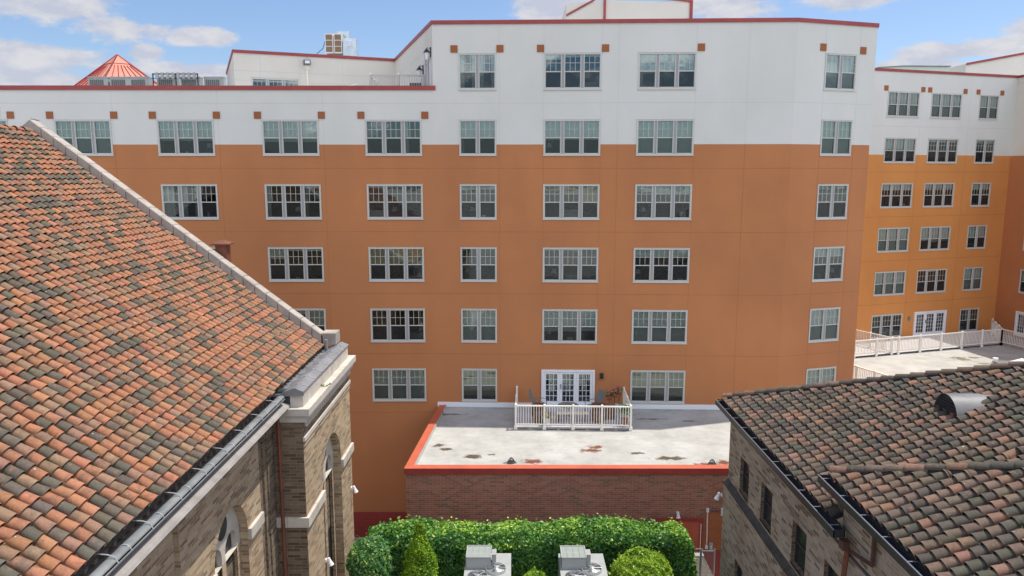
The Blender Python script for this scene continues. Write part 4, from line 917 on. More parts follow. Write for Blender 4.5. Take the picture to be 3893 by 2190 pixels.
mb = MB(); mb.tube([(-6.38, 25.0, -6.0), (-6.38, 25.0, -5.62)], .06, 'lead', 10); mb.build('vent_pipe', CH)
# nave gutter with brackets and moulded eave cornice
mb = MB(); n = 10; gcx, gcz, gr = -6.37, -6.13, .105
th = [pi + pi * i / n for i in range(n + 1)]
mb.grid([[(gcx + gr * cos(t_), y, gcz + gr * sin(t_)) for t_ in th] for y in (0, PY0 - .2)], 'zinc'); mb.grid([[(gcx + .5 * gr * cos(t_) * 1.9, y, gcz + .05 + .5 * gr * sin(t_ - pi) * .9) for t_ in th] for y in (0, PY0 - .2)], 'zinc')
mb.face([(gcx + gr * cos(t_), PY0 - .2, gcz + gr * sin(t_)) for t_ in th], 'zinc'); mb.tube([(gcx + gr, 0, gcz), (gcx + gr, PY0 - .2, gcz)], .014, 'zinc', 6); gu = mb.build('gutter', CH, smooth=True)
y = .6
while y < PY0 - .4:
    mb = MB(); mb.tube([(EX - .04, y, EZ - .05), (gcx - .06, y, gcz + .16), (gcx + .06, y, gcz + .13), (gcx + gr + .012, y, gcz + .01)], .011, 'lead_light', 5); mb.build('bracket', gu); mb = MB(); mb.tube([(gcx + gr * 1.06 * cos(t_), y + .42, gcz + gr * 1.06 * sin(t_)) for t_ in [i_ * pi / 8 for i_ in range(9)]], .009, 'lead_light', 5); mb.build('gutter_hoop', gu); y += 1.16
mb = MB()
prof = [(NX, -6.26), (-6.36, -6.28), (-6.21, -6.33), (-6.17, -6.38), (-6.20, -6.43), (-6.38, -6.47), (-6.46, -6.53), (-6.56, -6.56), (NX, -6.60)]
mb.grid([[(x, 0, z) for x, z in prof], [(x, PY0 - .02, z) for x, z in prof]], 'cornice_stone'); mb.face([(x, 0, z) for x, z in prof], 'cornice_stone'); mb.build('eave_cornice', CH)
mb = MB(); mb.box((NX - .4, 0, -6.34), (NX + .0, PY0, EZ - .08), 'buff_brick'); y = .1
while y < PY0: mb.box((NX, y, -6.20), (NX + .12, y + .09, -6.07), 'shaded_brick'); y += .29
mb.build('rafter_ends', CH)
mb = MB(); mb.tube([(-6.48, 19.86, -6.3), (-6.50, 19.9, -6.6), (-6.50, 19.9, GZ)], .055, 'copper', 8); mb.build('downspout', CH)
mb = MB(); mb.box((-6.75, 0, GZ), (-6.74 + .0, 1, GZ + .1), 'buff_brick'); mb.box((2 * RX - EX + .5, 0, GZ), (2 * RX - EX + .9, YG, EZ - .3), 'buff_brick'); mb.build('west_wall', CH)
t = thing('weed', 'small green weed growing on the stone cornice ledge of the church', 'plant', (PX + .14, 22.0, -6.42))
mb = MB()
for i in range(16): a = random.random() * 6.28; l_ = random.uniform(.06, .16); mb.face([(0, 0, 0), (l_ * cos(a) + .02, l_ * sin(a), l_ * .8), (l_ * 1.3 * cos(a), l_ * 1.3 * sin(a), l_ * .5)], 'weed' if 'weed' in MATS else 'wood_cream')
MATS.setdefault('weed', mat('weed_leaf', (.14, .24, .03), .6)); mb.ms = ['weed']; mb.build('leaf_tuft', t)
def flood(label, loc, rz, up=0):
    t = thing('flood_light', label, 'floodlight', loc, rz)
    mb = MB(); mb.box((-.05, -.04, -.05), (.05, .0, .05), 'lamp_white'); mb.tube([(0, -.03, 0), (0, -.12, -.02)], .018, 'lamp_white', 6); mb.build('mount', t)
    mb = MB(); mb.tube([(0, -.1, .08), (0, -.13, -.02), (0, -.18, -.16)], [.04, .05, .085], 'lamp_white', 12); mb.build('lamp_head', t); return t
flood('white floodlight on the far corner of the church wall', (PX, 25.7, -11.3), R(90))
flood('white floodlight low on the church wall inside the arch', (PX, 21.85, -12.0), R(90))
flood('silver floodlight on the far corner of the grey brick building', (7.12, 23.9, -10.75), R(-90))
flood('grey floodlight over the red service door in the brick wall', (6.63, fy, -13.4), 0)
t = thing('conduit', 'white electrical conduit with boxes on the brick wall beside the red door', 'conduit', (0, fy, 0))
mb = MB(); mb.tube([(7.82, -.04, -13.3), (7.84, -.04, -14.85)], .022, 'lamp_white', 6); mb.tube([(7.85, -.03, -13.3), (8.15, -.03, -13.33), (8.4, -.03, -13.3)], .012, 'dark_metal', 5); mb.build('tube', t)
mb = MB(); mb.box((7.77, -.08, -13.36), (7.87, -.001, -13.2), 'lamp_white'); mb.box((7.78, -.08, -14.92), (7.89, -.001, -14.78), 'lamp_white'); mb.box((8.36, -.09, -13.5), (8.5, -.001, -13.2), 'lamp_white'); mb.build('box', t)
t = thing('meter_box', 'grey electrical box on the brick wall right of the conduit', 'electrical box', (7.93, fy, -14.95)); mb = MB(); mb.box((0, -.1, 0), (.16, -.001, .28), 'ac_side'); mb.build('case', t); mb = MB(); mb.box((.05, -.12, .05), (.09, -.101, .2), 'lamp_white'); mb.build('switch', t)

# ================================================================== GREY BRICK BUILDING on the right
RB = thing('tiled_brick_house', 'grey-buff brick building with dark barrel-tiled hipped roofs and black gutters', 'building')
mR = .45; X1 = 7.10; Z1 = -7.55; YF = 24.35; Z2 = -6.70; Y2 = 15.92
uR = Vector((1, 0, mR)).normalized(); HW = 9.0
mb = MB(); zt = Z1 + HW * mR
mb.face([(X1, 15.45, Z1), (X1, YF, Z1), (X1 + HW, YF - HW, zt), (X1 + HW, 6, zt), (X1 + .5, 6, Z1 + .5 * mR), (X1 + .5, 15.45, Z1 + .5 * mR)], 'underlay'); mb.face([(X1, YF, Z1), (X1 + 2 * HW, YF, Z1), (X1 + HW, YF - HW, zt)], 'underlay'); mb.face([(X1 + 2 * HW, YF, Z1), (X1 + 2 * HW, 6, Z1), (X1 + HW, 6, zt), (X1 + HW, YF - HW, zt)], 'underlay')
ro1 = mb.build('lower_roof', RB)
def flow(a):
    Y = YF - .08 - a; lo = 0 if Y > 15.55 else (Y2 - Y + 1.75) / uR.x
    return (lo, max(lo, min((YF - Y - .12), HW) / uR.x))
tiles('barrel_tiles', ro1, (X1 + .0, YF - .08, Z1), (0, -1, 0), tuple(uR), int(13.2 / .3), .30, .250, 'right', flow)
ridge_tiles('hip_tiles', ro1, (X1 + .08, YF - .04, Z1 + .08), (X1 + HW, YF - HW, zt + .05), 'right')
mb = MB(); mb.face([(X1 + .1, YF - .2, Z1), (X1 + HW, YF - HW - .1, zt), (X1 + HW, YF - HW, zt + .12), (X1 + .1, YF - .1, Z1 + .12)], 'hip_mortar'); mb.build('hip_bedding', ro1)
mb = MB(); zt2 = Z2 + HW * mR
mb.face([(X1, 0, Z2), (X1, Y2, Z2), (X1 + HW, Y2 - HW, zt2), (X1 + HW, 0, zt2)], 'underlay'); mb.face([(X1, Y2, Z2), (X1 + 2 * HW, Y2, Z2), (X1 + HW, Y2 - HW, zt2)], 'underlay'); ro2 = mb.build('upper_roof', RB)
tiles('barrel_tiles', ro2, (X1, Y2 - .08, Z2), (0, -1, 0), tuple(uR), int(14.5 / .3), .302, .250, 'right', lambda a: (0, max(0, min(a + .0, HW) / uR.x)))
ridge_tiles('hip_tiles', ro2, (X1 + .08, Y2 - .04, Z2 + .08), (X1 + HW, Y2 - HW, zt2 + .05), 'right')
mb = MB(); mb.face([(X1 + .1, Y2 - .2, Z2), (X1 + HW, Y2 - HW - .1, zt2), (X1 + HW, Y2 - HW, zt2 + .12), (X1 + .1, Y2 - .1, Z2 + .12)], 'hip_mortar'); mb.build('hip_bedding', ro2)
def rgutter(y0, y1, z, name='gutter'):
    mb = MB(); x0 = X1 - .20
    mb.box((x0, y0, z - .16), (x0 + .018, y1, z + .0), 'dark_metal'); mb.box((x0, y0, z - .17), (X1 + .05, y1, z - .155), 'dark_metal'); mb.box((X1 + .03, y0, z - .155), (X1 + .05, y1, z + .0), 'dark_metal')
    for y in (y0, y1 - .015): mb.box((x0, y, z - .16), (X1 + .05, y + .015, z), 'dark_metal')
    g = mb.build(name, RB); mb = MB(); mb.tube([(x0, y0, z + .005), (x0, y1, z + .005)], .014, 'gutter_edge', 6); mb.build('gutter_lip', g)
    y = y0 + .25
    while y < y1: mb = MB(); mb.box((x0 + .01, y, z - .01), (X1 + .03, y + .025, z + .0), 'gutter_edge'); mb.build('gutter_strap', g); y += .9
rgutter(15.0, YF + .05, Z1 + .0); rgutter(0.2, Y2 + .05, Z2 + .0)
UX = 7.32; LX = 7.21
upw = lambda u, d, z: (UX + d, u, z)
def rwall(y0, y1, z0, z1, wins, x, m, name):
    ys = sorted({y0, y1, *[v for w_ in wins for v in w_[:2]]}); zs = sorted({z0, z1, *[v for w_ in wins for v in w_[2:]]}); mb = MB()
    for i in range(len(ys) - 1):
        for k_ in range(len(zs) - 1):
            yc = (ys[i] + ys[i + 1]) / 2; zc = (zs[k_] + zs[k_ + 1]) / 2
            if any(w_[0] < yc < w_[1] and w_[2] < zc < w_[3] for w_ in wins): continue
            mb.face([(x, ys[i], zs[k_]), (x, ys[i], zs[k_ + 1]), (x, ys[i + 1], zs[k_ + 1]), (x, ys[i + 1], zs[k_])], m)
    for (a, b_, c_, d) in wins:
        for q in (((a, c_), (a, d)), ((b_, c_), (b_, d)), ((a, d), (b_, d)), ((a, c_), (b_, c_))): mb.face([(x, *q[0]), (x, *q[1]), (x + .16, *q[1]), (x + .16, *q[0])], 'shaded_brick')
    mb.build(name, RB)
    for (a, b_, c_, d) in wins:
        mb = MB(); mb.box((x + .10, a, c_), (x + .15, a + .05, d), 'dark_metal'); mb.box((x + .10, b_ - .05, c_), (x + .15, b_, d), 'dark_metal'); mb.box((x + .10, a + .05, d - .05), (x + .15, b_ - .05, d), 'dark_metal'); mb.box((x + .10, a + .05, (c_ + d) / 2 - .025), (x + .15, b_ - .05, (c_ + d) / 2 + .025), 'dark_metal')
        mb.box((x - .0, a - .03, c_ - .06), (x + .09, b_ + .03, c_ - .001), 'ledge_dark')
        fo = mb.build('window', RB); mb = MB(); mb.face([(x + .13, a, c_), (x + .13, b_, c_), (x + .13, b_, d), (x + .13, a, d)], 'leaded'); mb.build('pane', fo)
        mb = MB(); mb.box((x + .5, a - .5, c_ - .5), (x + .52, b_ + .5, d + .5), 'room'); mb.build('interior', fo)
        mb = MB(); n = 7
        for i in range(n): yy = a - .04 + (b_ - a + .08) * i / n; mb.box((x - .003, yy + .004, d + .0), (x + .05, yy + (b_ - a + .08) / n - .004, d + .24), m)
        mb.build('lintel', fo)
W1 = [(21.85, 22.72, -10.05, -8.90), (19.8, 20.72, -10.05, -8.88), (17.35, 18.27, -10.05, -8.88), (15.35, 16.28, -10.05, -8.90), (13.2, 13.9, -10, -8.95), (10.8, 11.5, -10, -8.95)]
rwall(0, 23.97, -10.35, -7.72, W1, UX, 'grey_brick', 'upper_wall')
W2_ = [(21.7, 22.5, -13.4, -12.28), (19.5, 20.3, -13.4, -12.28), (17.2, 18.0, -13.4, -12.28), (14.9, 15.7, -13.4, -12.28)]
rwall(0, 24.05, GZ, -10.3, W2_, LX, 'grey_brick', 'lower_wall')
mb = MB(); mb.face([(LX - .03, 0, -10.3), (LX - .03, 24.1, -10.3), (UX + .01, 24.05, -10.16), (UX + .01, 0, -10.16)], 'ledge_dark'); mb.box((LX - .03, 0, -10.38), (LX, 24.1, -10.3), 'ledge_dark'); mb.build('sloped_ledge', RB)
mb = MB(); mb.face([(UX, 23.97, -10.4), (26, 23.97, -10.4), (26, 23.97, Z1 - .15), (UX, 23.97, Z1 - .15)], 'grey_brick'); mb.face([(LX, 24.05, GZ), (26, 24.05, GZ), (26, 24.05, -10.4), (LX, 24.05, -10.4)], 'grey_brick'); mb.build('end_wall', RB)
mb = MB(); mb.box((X1 + .06, 15.3, -7.86), (UX + .02, 24.1, Z1 - .17), 'limestone'); mb.box((UX - .05, 0, -8.16), (UX, 24.0, -8.12), 'seam'); mb.build('eave_cornice', RB)
mb = MB(); mb.face([(UX, 0, -7.72), (UX, 0, Z2 - .1), (UX, 15.5, Z2 - .1), (UX, 15.5, -7.72)], 'grey_brick'); mb.face([(UX, 15.5, -7.7), (UX, 15.5, Z2 - .1), (22, 15.5, Z2 - .1), (22, 15.5, -7.7)], 'grey_brick'); mb.box((X1 + .06, 0, Z2 - .30), (UX + .01, 15.55, Z2 - .17), 'grey_brick')
mb.build('upper_block_wall', RB)
mb = MB(); mb.box((X1 - .05, 14.85, -7.95), (X1 + .1, 15.05, -7.75), 'copper_dark'); mb.tube([(7.2, 14.95, -7.9), (7.06, 14.95, -10.1), (7.05, 14.95, GZ)], .055, 'copper', 6); mb.build('downspout', RB)
mb = MB(); mb.tube([(UX - .1, 13.9, -6.95), (UX - .1, 13.9, -7.75)], .05, 'copper_dark', 4); mb.tube([(UX - .1, 13.9, -7.75), (UX - .12, 14.9, -7.95)], .05, 'copper_dark', 4); mb.build('downspout', RB)
# half round louvred roof vent
t = MB(); n = 16; VY = 17.75; vr = .50; vx0 = 10.72
zf = Z1 + mR * (vx0 - X1) + .12
rows = []
for (x, s_) in ((vx0, 1.0), (vx0 + .55, 1.0), (vx0 + 1.5, .98)): rows.append([(x, VY - vr * s_ * cos(pi * i / n), max(zf - .12 + mR * 0, zf - .1) + (vr * 1.08) * s_ * sin(pi * i / n)) for i in range(n + 1)])
t.grid(rows, 'zinc_dark'); dv = t.build('dormer_vent', RB, smooth=True)
t = MB(); t.face([(vx0 + .05, VY - vr * .97 * cos(pi * i / n), zf - .1 + vr * 1.04 * sin(pi * i / n)) for i in range(n + 1)], 'ac_dark')
for k in range(5):
    z = zf + .0 + k * .075; hw = vr * .97 * sqrt(max(0, 1 - ((z - zf + .1) / (vr * 1.06)) ** 2)); t.box((vx0 + .0, VY - hw, z), (vx0 + .04, VY + hw, z + .015), 'dark_metal')
t.build('louvre', dv); t = MB(); t.box((vx0 - .12, VY - .5, zf - .14), (vx0 + .02, VY + .5, zf - .09), 'dark_metal'); t.build('sill', dv)
t = MB(); t.tube([(7.2, 12.9, -7.95), (7.2, 12.9, -8.35), (7.3, 12.9, -8.6)], [.13, .11, .05], 'copper', 10); t.build('vent_cowl', RB)

# ================================================================== COURTYARD: machines, hedge, shrubs, gate
def ac_unit():
    t = thing('condensing_unit', 'white twin-fan cooling unit with hood standing before the hedge beside the pointed conifer', 'cooling unit', (-1.52, 20.9, CY), 0, 'twin-fan cooling units in the courtyard')
    W_, D_, H_ = 1.48, 2.5, 1.36
    mb = MB(); mb.box((0, 0, .06), (W_, D_, H_), 'ac_side'); mb.box((-.01, -.01, H_ + .001), (W_ + .01, D_ + .01, H_ + .035), 'ac_paint'); mb.build('casing', t)
    mb = MB(); mb.box((.05, 1.50, H_ + .036), (.83, 2.26, H_ + .42), 'ac_side'); hd = mb.build('hood', t)
    mb = MB(); x0, x1, y0, y1, z = .03, .85, 1.48, 2.28, H_ + .421
    mb.box((x0, y0, z), (x1, y0 + .03, z + .03), 'ac_paint'); mb.box((x0, y1 - .03, z), (x1, y1, z + .03), 'ac_paint'); mb.box((x0, y0, z), (x0 + .03, y1, z + .03), 'ac_paint'); mb.box((x1 - .03, y0, z), (x1, y1, z + .03), 'ac_paint')
    for k in range(1, 10): yy = y0 + k * (y1 - y0) / 10; mb.box((x0, yy - .008, z + .01), (x1, yy + .008, z + .025), 'wire')
    for k in (1, 2, 3): xx = x0 + k * (x1 - x0) / 4; mb.box((xx - .004, y0, z + .015), (xx + .004, y1, z + .028), 'wire')
    mb.face([(x0, y0, z - .0), (x1, y0, z), (x1, y1, z), (x0, y1, z)], 'pale_green_metal'); mb.build('grille', hd)
    mb = MB(); mb.box((.86, 1.75, H_ + .036), (1.0, 2.1, H_ + .38), 'ac_side'); mb.box((.86, 1.74, H_ + .381), (1.01, 2.11, H_ + .4), 'ac_paint'); mb.build('junction_box', t)
    for (fx, fy_, lab) in ((1.0, 1.42, 0), (.43, .92, 1), (1.0, .45, 2)):
        mb = MB(); n = 28; r = .33; z = H_ + .036
        mb.grid([[(fx + rr * cos(2 * pi * i / n), fy_ + rr * sin(2 * pi * i / n), zz) for i in range(n)] for rr, zz in ((r, z), (r, z + .10), (r - .015, z + .10), (r - .015, z + .002))], 'wire', True)
        fo = mb.build('fan_guard', t)
        mb = MB(); mb.face([(fx + (r - .016) * cos(2 * pi * i / n), fy_ + (r - .016) * sin(2 * pi * i / n), z + .004) for i in range(n)], 'ac_dark'); mb.build('fan_well', fo)
        mb = MB(); rot = random.random() * 6
        for k in range(3):
            a = rot + k * 2 * pi / 3; pts0 = []; 
            for aa, rr, zz in ((a, .06, .05), (a - .12, .27, .035), (a + .35, .30, .05), (a + .75, .27, .08), (a + .6, .06, .07)): pts0.append((fx + rr * cos(aa), fy_ + rr * sin(aa), z + zz - .02))
            mb.face(pts0, 'fan_blade')
        mb.tube([(fx, fy_, z + .02), (fx, fy_, z + .085)], .06, 'ac_paint', 12); mb.build('fan', fo)
        mb = MB()
        for rr in (.1, .15, .2, .25, .30):
            mb.tube([(fx + rr * cos(2 * pi * i / 24), fy_ + rr * sin(2 * pi * i / 24), z + .112) for i in range(25)], .003, 'wire', 3)
        for k in range(8): a = k * pi / 4; mb.tube([(fx, fy_, z + .115), (fx + r * cos(a), fy_ + r * sin(a), z + .105)], .004, 'wire', 3)
        mb.build('wire_guard', fo)
    return t
u1_ = ac_unit(); u2_ = copy_tree(u1_); u2_.location = (1.56, 20.88, CY); u2_['label'] = 'white twin-fan cooling unit beside the bright round bush'
u1_['label'] = 'white twin-fan cooling unit nearer the pointed conifer'

def leaves(name, mname, pts, nrm, size, tint, parent, jitter=.9):
    """one mesh of small folded leaves at pts"""
    n = len(pts); d = rng.normal(size=(n, 3)); d = nrm * 1.0 + d * jitter; d /= np.linalg.norm(d, axis=1)[:, None]
    t = np.cross(d, rng.normal(size=(n, 3))); t /= np.linalg.norm(t, axis=1)[:, None]; b_ = np.cross(d, t)
    L = size * rng.uniform(.7, 1.35, n)[:, None]; Wd = L * .34
    fold = d * (L * .12)
    V = np.stack([pts - t * L * .5, pts + b_ * Wd + fold, pts + t * L * .55, pts - b_ * Wd + fold, ], 1).reshape(-1, 3)
    k = np.arange(n) * 4; F = np.concatenate([np.stack([k, k + 1, k + 2], 1), np.stack([k, k + 2, k + 3], 1)])
    me = bpy.data.meshes.new(name); me.vertices.add(len(V)); me.vertices.foreach_set('co', V.astype(np.float32).ravel())
    me.loops.add(len(F) * 3); me.loops.foreach_set('vertex_index', F.astype(np.int32).ravel()); me.polygons.add(len(F)); me.polygons.foreach_set('loop_start', np.arange(0, len(F) * 3, 3, dtype=np.int32)); me.polygons.foreach_set('loop_total', np.full(len(F), 3, np.int32)); me.update(calc_edges=True)
    ca = me.color_attributes.new('tint', 'FLOAT_COLOR', 'POINT'); tv = np.repeat(tint, 4); ca.data.foreach_set('color', np.column_stack([tv, tv, tv, np.ones(len(tv))]).astype(np.float32).ravel())
    me.materials.append(MATS[mname]); return link(name, me, parent)
def lump(p, s, seed):
    r = np.random.default_rng(seed); k = r.normal(size=(6, 3)) * s; ph = r.uniform(0, 6.28, 6); return sum(np.sin(p @ k[i] + ph[i]) for i in range(6)) / 6
def hedge():
    t = thing('hedge', 'long clipped green privet hedge in front of the red brick wall', 'hedge', (0, 0, 0))
    x0, x1, y0, y1, zb, zt_ = -5.1, 6.22, 23.75, 25.35, CY, -12.2; P = []; Nr = []
    n = 50000; u = rng.uniform(0, 1, n); top = u < .50; fr = (u >= .50) & (u < .88); sd = u >= .88
    X = rng.uniform(x0, x1, n); Y = rng.uniform(y0, y1, n); Z = rng.uniform(zb + .25, zt_, n)
    Z[top] = zt_; Y[fr] = y0; side = rng.integers(0, 2, n); X[sd] = np.where(side[sd] == 0, x0, x1)
    nr = np.zeros((n, 3)); nr[top] = (0, 0, 1); nr[fr] = (0, -1, .3); nr[sd, 0] = np.where(side[sd] == 0, -1, 1)
    p = np.column_stack([X, Y, Z])
    # round the shoulders, then push in and out in clumps
    c_ = np.array([0, (y0 + y1) / 2, 0]); fy_ = (p[:, 1] - y0) / (y1 - y0); p[top, 2] -= .30 * np.abs(2 * fy_[top] - 1) ** 3
    fx = np.minimum(p[:, 0] - x0, x1 - p[:, 0]); p[:, 2] -= np.where(fx < .55, (.55 - fx) ** 2 * 1.3, 0) * (p[:, 2] > zb + .8)
    fz = np.clip((p[:, 2] - (zt_ - .35)) / .35, 0, 1); p[fr, 1] += (fz[fr] ** 2) * .22
    nz = lump(p, 2.6, 1) * .13 + lump(p, 9, 2) * .07; p += nr * nz[:, None] * 1.6; p -= nr * (rng.exponential(.07, n))[:, None]
    p[:, 2] += lump(np.column_stack([X, Y * 0, Z * 0]), 1.1, 5) * .10 * top
    shoot = top & (rng.uniform(size=n) < .02); p[shoot, 2] += rng.uniform(.05, .22, shoot.sum())
    tint = np.clip(rng.beta(1.6, 3, n) + .34 * lump(p, 1.6, 3) + .16 * top - .12 * fr, 0, 1)  # hedge top tinted lighter, front darker: sun and shade put into colour
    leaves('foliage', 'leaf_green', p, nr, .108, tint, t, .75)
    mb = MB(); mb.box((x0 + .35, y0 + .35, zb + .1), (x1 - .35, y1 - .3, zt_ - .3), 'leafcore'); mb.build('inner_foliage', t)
    mb = MB()
    for i in range(60): x = random.uniform(x0 + .3, x1 - .3); y = random.uniform(y0 + .1, y1 - .3); mb.tube([(x, y, zb), (x + random.uniform(-.15, .15), y + random.uniform(-.1, .1), zb + .6)], .016, 'bark', 5)
    mb.tube([(.55, 24.8, -12.3), (.4, 24.8, -11.95), (.15, 24.8, -11.72)], .006, 'bark', 4); mb.build('stem', t)
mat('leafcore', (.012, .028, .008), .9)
hedge()
def shrub(name, label, cx_, cy_, rx, rz_, zt_, mname, n, size, cone=False, cat='shrub', bias=0):
    t = thing(name, label, cat, (0, 0, 0)); d = rng.normal(size=(n, 3)); d /= np.linalg.norm(d, axis=1)[:, None]
    if cone:
        hh = rng.uniform(0, 1, n) ** .8; a = rng.uniform(0, 2 * pi, n); rr = rx * (1 - hh) ** .75 + .02; nr = np.column_stack([np.cos(a), np.sin(a), np.full(n, .25)])
        p = np.column_stack([cx_ + rr * np.cos(a), cy_ + rr * np.sin(a), zt_ - rz_ + hh * rz_]); cor = .6
        nz = lump(p, 5, 11) * .10 + lump(p, 14, 12) * .05
    else:
        d[:, 2] = np.where(d[:, 2] < -.55, -d[:, 2], d[:, 2]); nr = d; p = np.array([cx_, cy_, zt_ - rz_]) + d * np.array([rx, rx, rz_]); nz = lump(p, 4, 21) * .08 + lump(p, 11, 22) * .06
    p = p + nr * nz[:, None] * 1.4 - nr * rng.exponential(.05, n)[:, None]
    sh = rng.uniform(size=n) < .02; p[sh] += nr[sh] * rng.uniform(.03, .14, (sh.sum(), 1))
    tint = np.clip(rng.beta(2, 3.5, n) + .35 * lump(p, 3.0, 9) + .12 * (nr[:, 2] > .4) + bias, 0, 1)  # upward-facing leaves tinted lighter, as if lit from above
    leaves('foliage', mname, p, nr, size, tint, t)
    mb = MB()
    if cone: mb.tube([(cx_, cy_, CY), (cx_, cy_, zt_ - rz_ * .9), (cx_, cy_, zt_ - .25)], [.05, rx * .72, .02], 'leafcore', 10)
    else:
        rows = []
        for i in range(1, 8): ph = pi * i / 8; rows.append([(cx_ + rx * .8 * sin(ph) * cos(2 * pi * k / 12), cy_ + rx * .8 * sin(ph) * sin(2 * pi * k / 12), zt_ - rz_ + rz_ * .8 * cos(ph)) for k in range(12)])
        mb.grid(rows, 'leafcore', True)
    mb.build('inner_foliage', t); mb = MB(); mb.tube([(cx_, cy_, CY), (cx_, cy_, zt_ - rz_)], .05, 'bark', 6); mb.build('stem', t)
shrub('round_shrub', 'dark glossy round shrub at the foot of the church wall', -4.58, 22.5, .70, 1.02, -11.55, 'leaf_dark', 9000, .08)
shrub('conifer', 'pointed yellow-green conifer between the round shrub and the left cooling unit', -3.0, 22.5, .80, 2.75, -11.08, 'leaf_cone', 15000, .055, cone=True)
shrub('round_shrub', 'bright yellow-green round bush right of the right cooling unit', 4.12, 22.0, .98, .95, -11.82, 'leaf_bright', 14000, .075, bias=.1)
shrub('small_shrub', 'small bright green plant between the two cooling units', .72, 22.6, .48, .5, -12.88, 'leaf_bright', 700, .16)
t = thing('chain_link_gate', 'chain-link gate with galvanised posts between the hedge and the grey brick building', 'gate', (6.25, 24.3, CY))
mb = MB()
for x in (.02, .33, .37, .82): mb.tube([(x, 0, 0), (x, 0, 1.08)], .022, 'galv', 6)
mb.tube([(-.15, 0, 1.08), (.33, 0, 1.08)], .018, 'galv', 6); mb.tube([(.37, 0, 1.0), (.82, 0, 1.0)], .018, 'galv', 6); mb.build('frame', t); mb = MB(); mb.face([(-.15, 0, 0), (.82, 0, 0), (.82, 0, 1.0), (-.15, 0, 1.0)], 'chain'); MATS['chain'] = mat('chain_link', (.45, .47, .47), .4, .5, mesh_wire); mb.build('mesh', t)

p_ = rng.normal(size=(260, 3)) * np.array([.25, .25, .18]) + np.array([0, 0, .3]); p_[::3, 2] -= rng.uniform(.2, 1.1, len(p_[::3])); leaves('foliage', 'leaf_dark', p_, rng.normal(size=(260, 3)), .13, rng.uniform(0, .6, 260), HANG)
# ------------------------------------------------------------------ things on the deck
DZ = RZ + .13
def chair(label, loc, rz):
    t = thing('patio_chair', label, 'chair', loc, rz, 'sling chairs by the glass doors')
    mb = MB(); mb.face([(-.26, -.25, .44), (.26, -.25, .44), (.26, .25, .40), (-.26, .25, .40)], 'sling'); mb.build('seat', t)
    mb = MB(); mb.grid([[(-.26, .25, .40), (.26, .25, .40)], [(-.27, .42, .8), (.27, .42, .8)], [(-.25, .52, 1.1), (.25, .52, 1.1)]], 'sling'); mb.build('backrest', t)
    for s in (-.29, .29): mb = MB(); mb.tube([(s, -.28, 0), (s, -.28, .62), (s, -.1, .66), (s, .38, .62)], .017, 'sling', 6); mb.tube([(s, .1, .3), (s, .35, 0)], .017, 'sling', 6); mb.build('armrest_frame', t)
chair('dark sling patio chair left of the glass doors', (1.35, 35.1, DZ), R(75)); chair('dark sling patio chair before the right glass door', (3.95, 34.9, DZ), R(-60))
t = thing('bench', 'cream slatted bench behind the deck railing', 'bench', (2.1, 33.6, DZ)); mb = MB(); mb.box((0, 0, .40), (1.5, .14, .44), 'wood_cream'); mb.box((0, .17, .40), (1.5, .31, .44), 'wood_cream'); mb.build('seat', t)
for x in (.08, 1.34): mb = MB(); mb.box((x, .03, 0), (x + .06, .28, .40), 'wicker'); mb.build('leg', t)
def wicker(label, loc, rz):
    t = thing('wicker_chair', label, 'chair', loc, rz, 'wicker chairs on the deck'); mb = MB(); mb.tube([(0, 0, .0), (0, 0, .38)], [.26, .3], 'wicker', 12); mb.build('base', t); mb = MB(); n = 9
    mb.grid([[(.33 * cos(pi * i / n), .33 * sin(pi * i / n), z) for i in range(n + 1)] for z in (.3, .85)], 'wicker'); mb.build('backrest', t); mb = MB(); mb.tube([(0, 0, .381), (0, 0, .46)], .27, 'cushion', 12); mb.build('cushion', t)
wicker('brown wicker tub chair at the left end of the deck', (1.25, 33.7, DZ), R(20)); wicker('brown wicker tub chair at the right of the cream bench', (4.05, 33.75, DZ), R(-20))
t = thing('side_table', 'brown patio table in front of the glass doors', 'table', (2.7, 34.5, DZ)); mb = MB(); mb.tube([(0, 0, .55), (0, 0, .58)], .5, 'zinc', 20); mb.build('table_top', t); mb = MB(); mb.tube([(0, 0, 0), (0, 0, .55)], .04, 'wicker', 8); mb.build('table_leg', t)
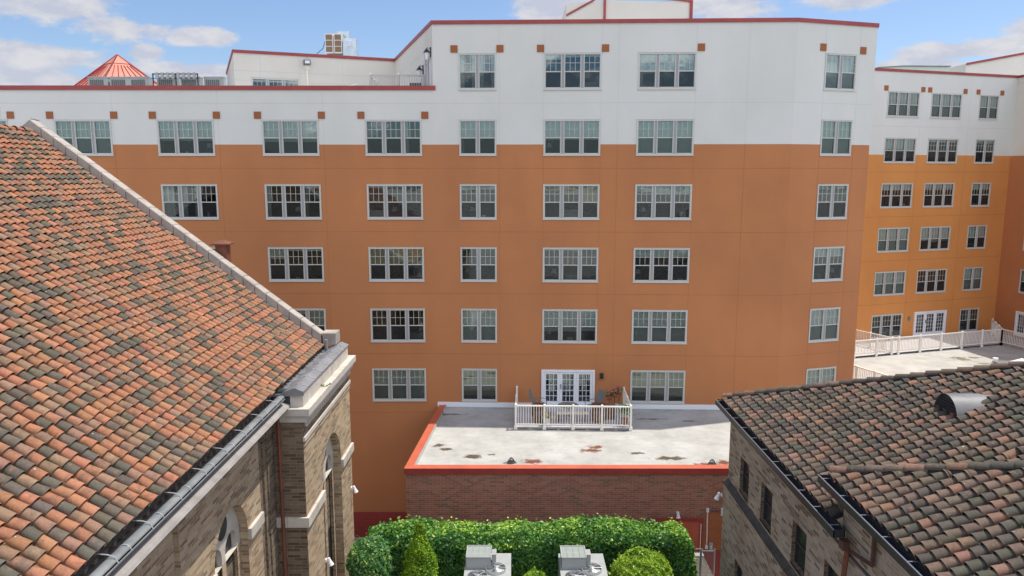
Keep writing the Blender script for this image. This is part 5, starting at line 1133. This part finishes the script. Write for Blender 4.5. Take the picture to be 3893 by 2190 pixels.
t = thing('storage_box', 'red-brown storage box against the wall at the right of the deck', 'box', (4.35, 34.0, DZ)); mb = MB(); mb.box((0, 0, 0), (.55, .5, .62), 'wicker'); mb.build('body', t); mb = MB(); mb.box((-.02, -.02, .621), (.57, .52, .66), 'cushion'); mb.build('lid', t)
def pot(name, label, loc, r, h_, potm, flm, n, spread, fz):
    t = thing(name, label, 'potted plant', loc); mb = MB(); mb.tube([(0, 0, 0), (0, 0, h_)], [r * .7, r], potm, 14); mb.build('pot', t)
    p = rng.normal(size=(n, 3)) * np.array([spread, spread, spread * .8]) + np.array([0, 0, h_ + fz]); leaves('foliage', 'leaf_dark', p, rng.normal(size=(n, 3)), .09, rng.uniform(0, 1, n), t)
    if flm:
        mb = MB()
        for i in range(14):
            q = rng.normal(size=3) * spread * .9 + np.array([0, -.03, h_ + fz + spread * .5]); mb.tube([(q[0], q[1], q[2]), (q[0], q[1], q[2] + .035)], .035, flm if i % 3 else ('flower_yellow' if flm == 'flower_red' else flm), 7)
        mb.build('flowers', t)
pot('flower_pot', 'white pot of red and yellow flowers behind the deck railing', (1.62, 33.3, DZ), .17, .34, 'white_pot', 'flower_red', 160, .11, .08)
for i, (x, z, l_) in enumerate(((4.72, .75, 'lowest of three terracotta pots of pink flowers on the deck'), (4.98, .88, 'middle one of three terracotta pots of pink flowers on the deck'), (5.2, 1.0, 'highest of three terracotta pots of pink flowers on the deck'))):
    pot('geranium_pot', l_, (x, 34.9, DZ + z), .12, .17, 'terracotta', 'pink', 110, .08, .06)
t = thing('plant_stand', 'dark metal plant stand carrying the three pots of pink flowers', 'plant stand', (4.95, 34.9, DZ)); mb = MB()
for x, z in ((-.23, .75), (.03, .88), (.25, 1.0)): mb.tube([(x, 0, 0), (x, 0, z - .02)], .018, 'wicker', 6); mb.tube([(x, 0, z - .02), (x, 0, z - .001)], .13, 'wicker', 12)
mb.build('frame', t)
pot('climbing_plant', 'tall leafy plant with white flowers in the right corner of the deck', (5.25, 33.3, DZ), .16, .3, 'terracotta', 'white_pot', 420, .13, .45)
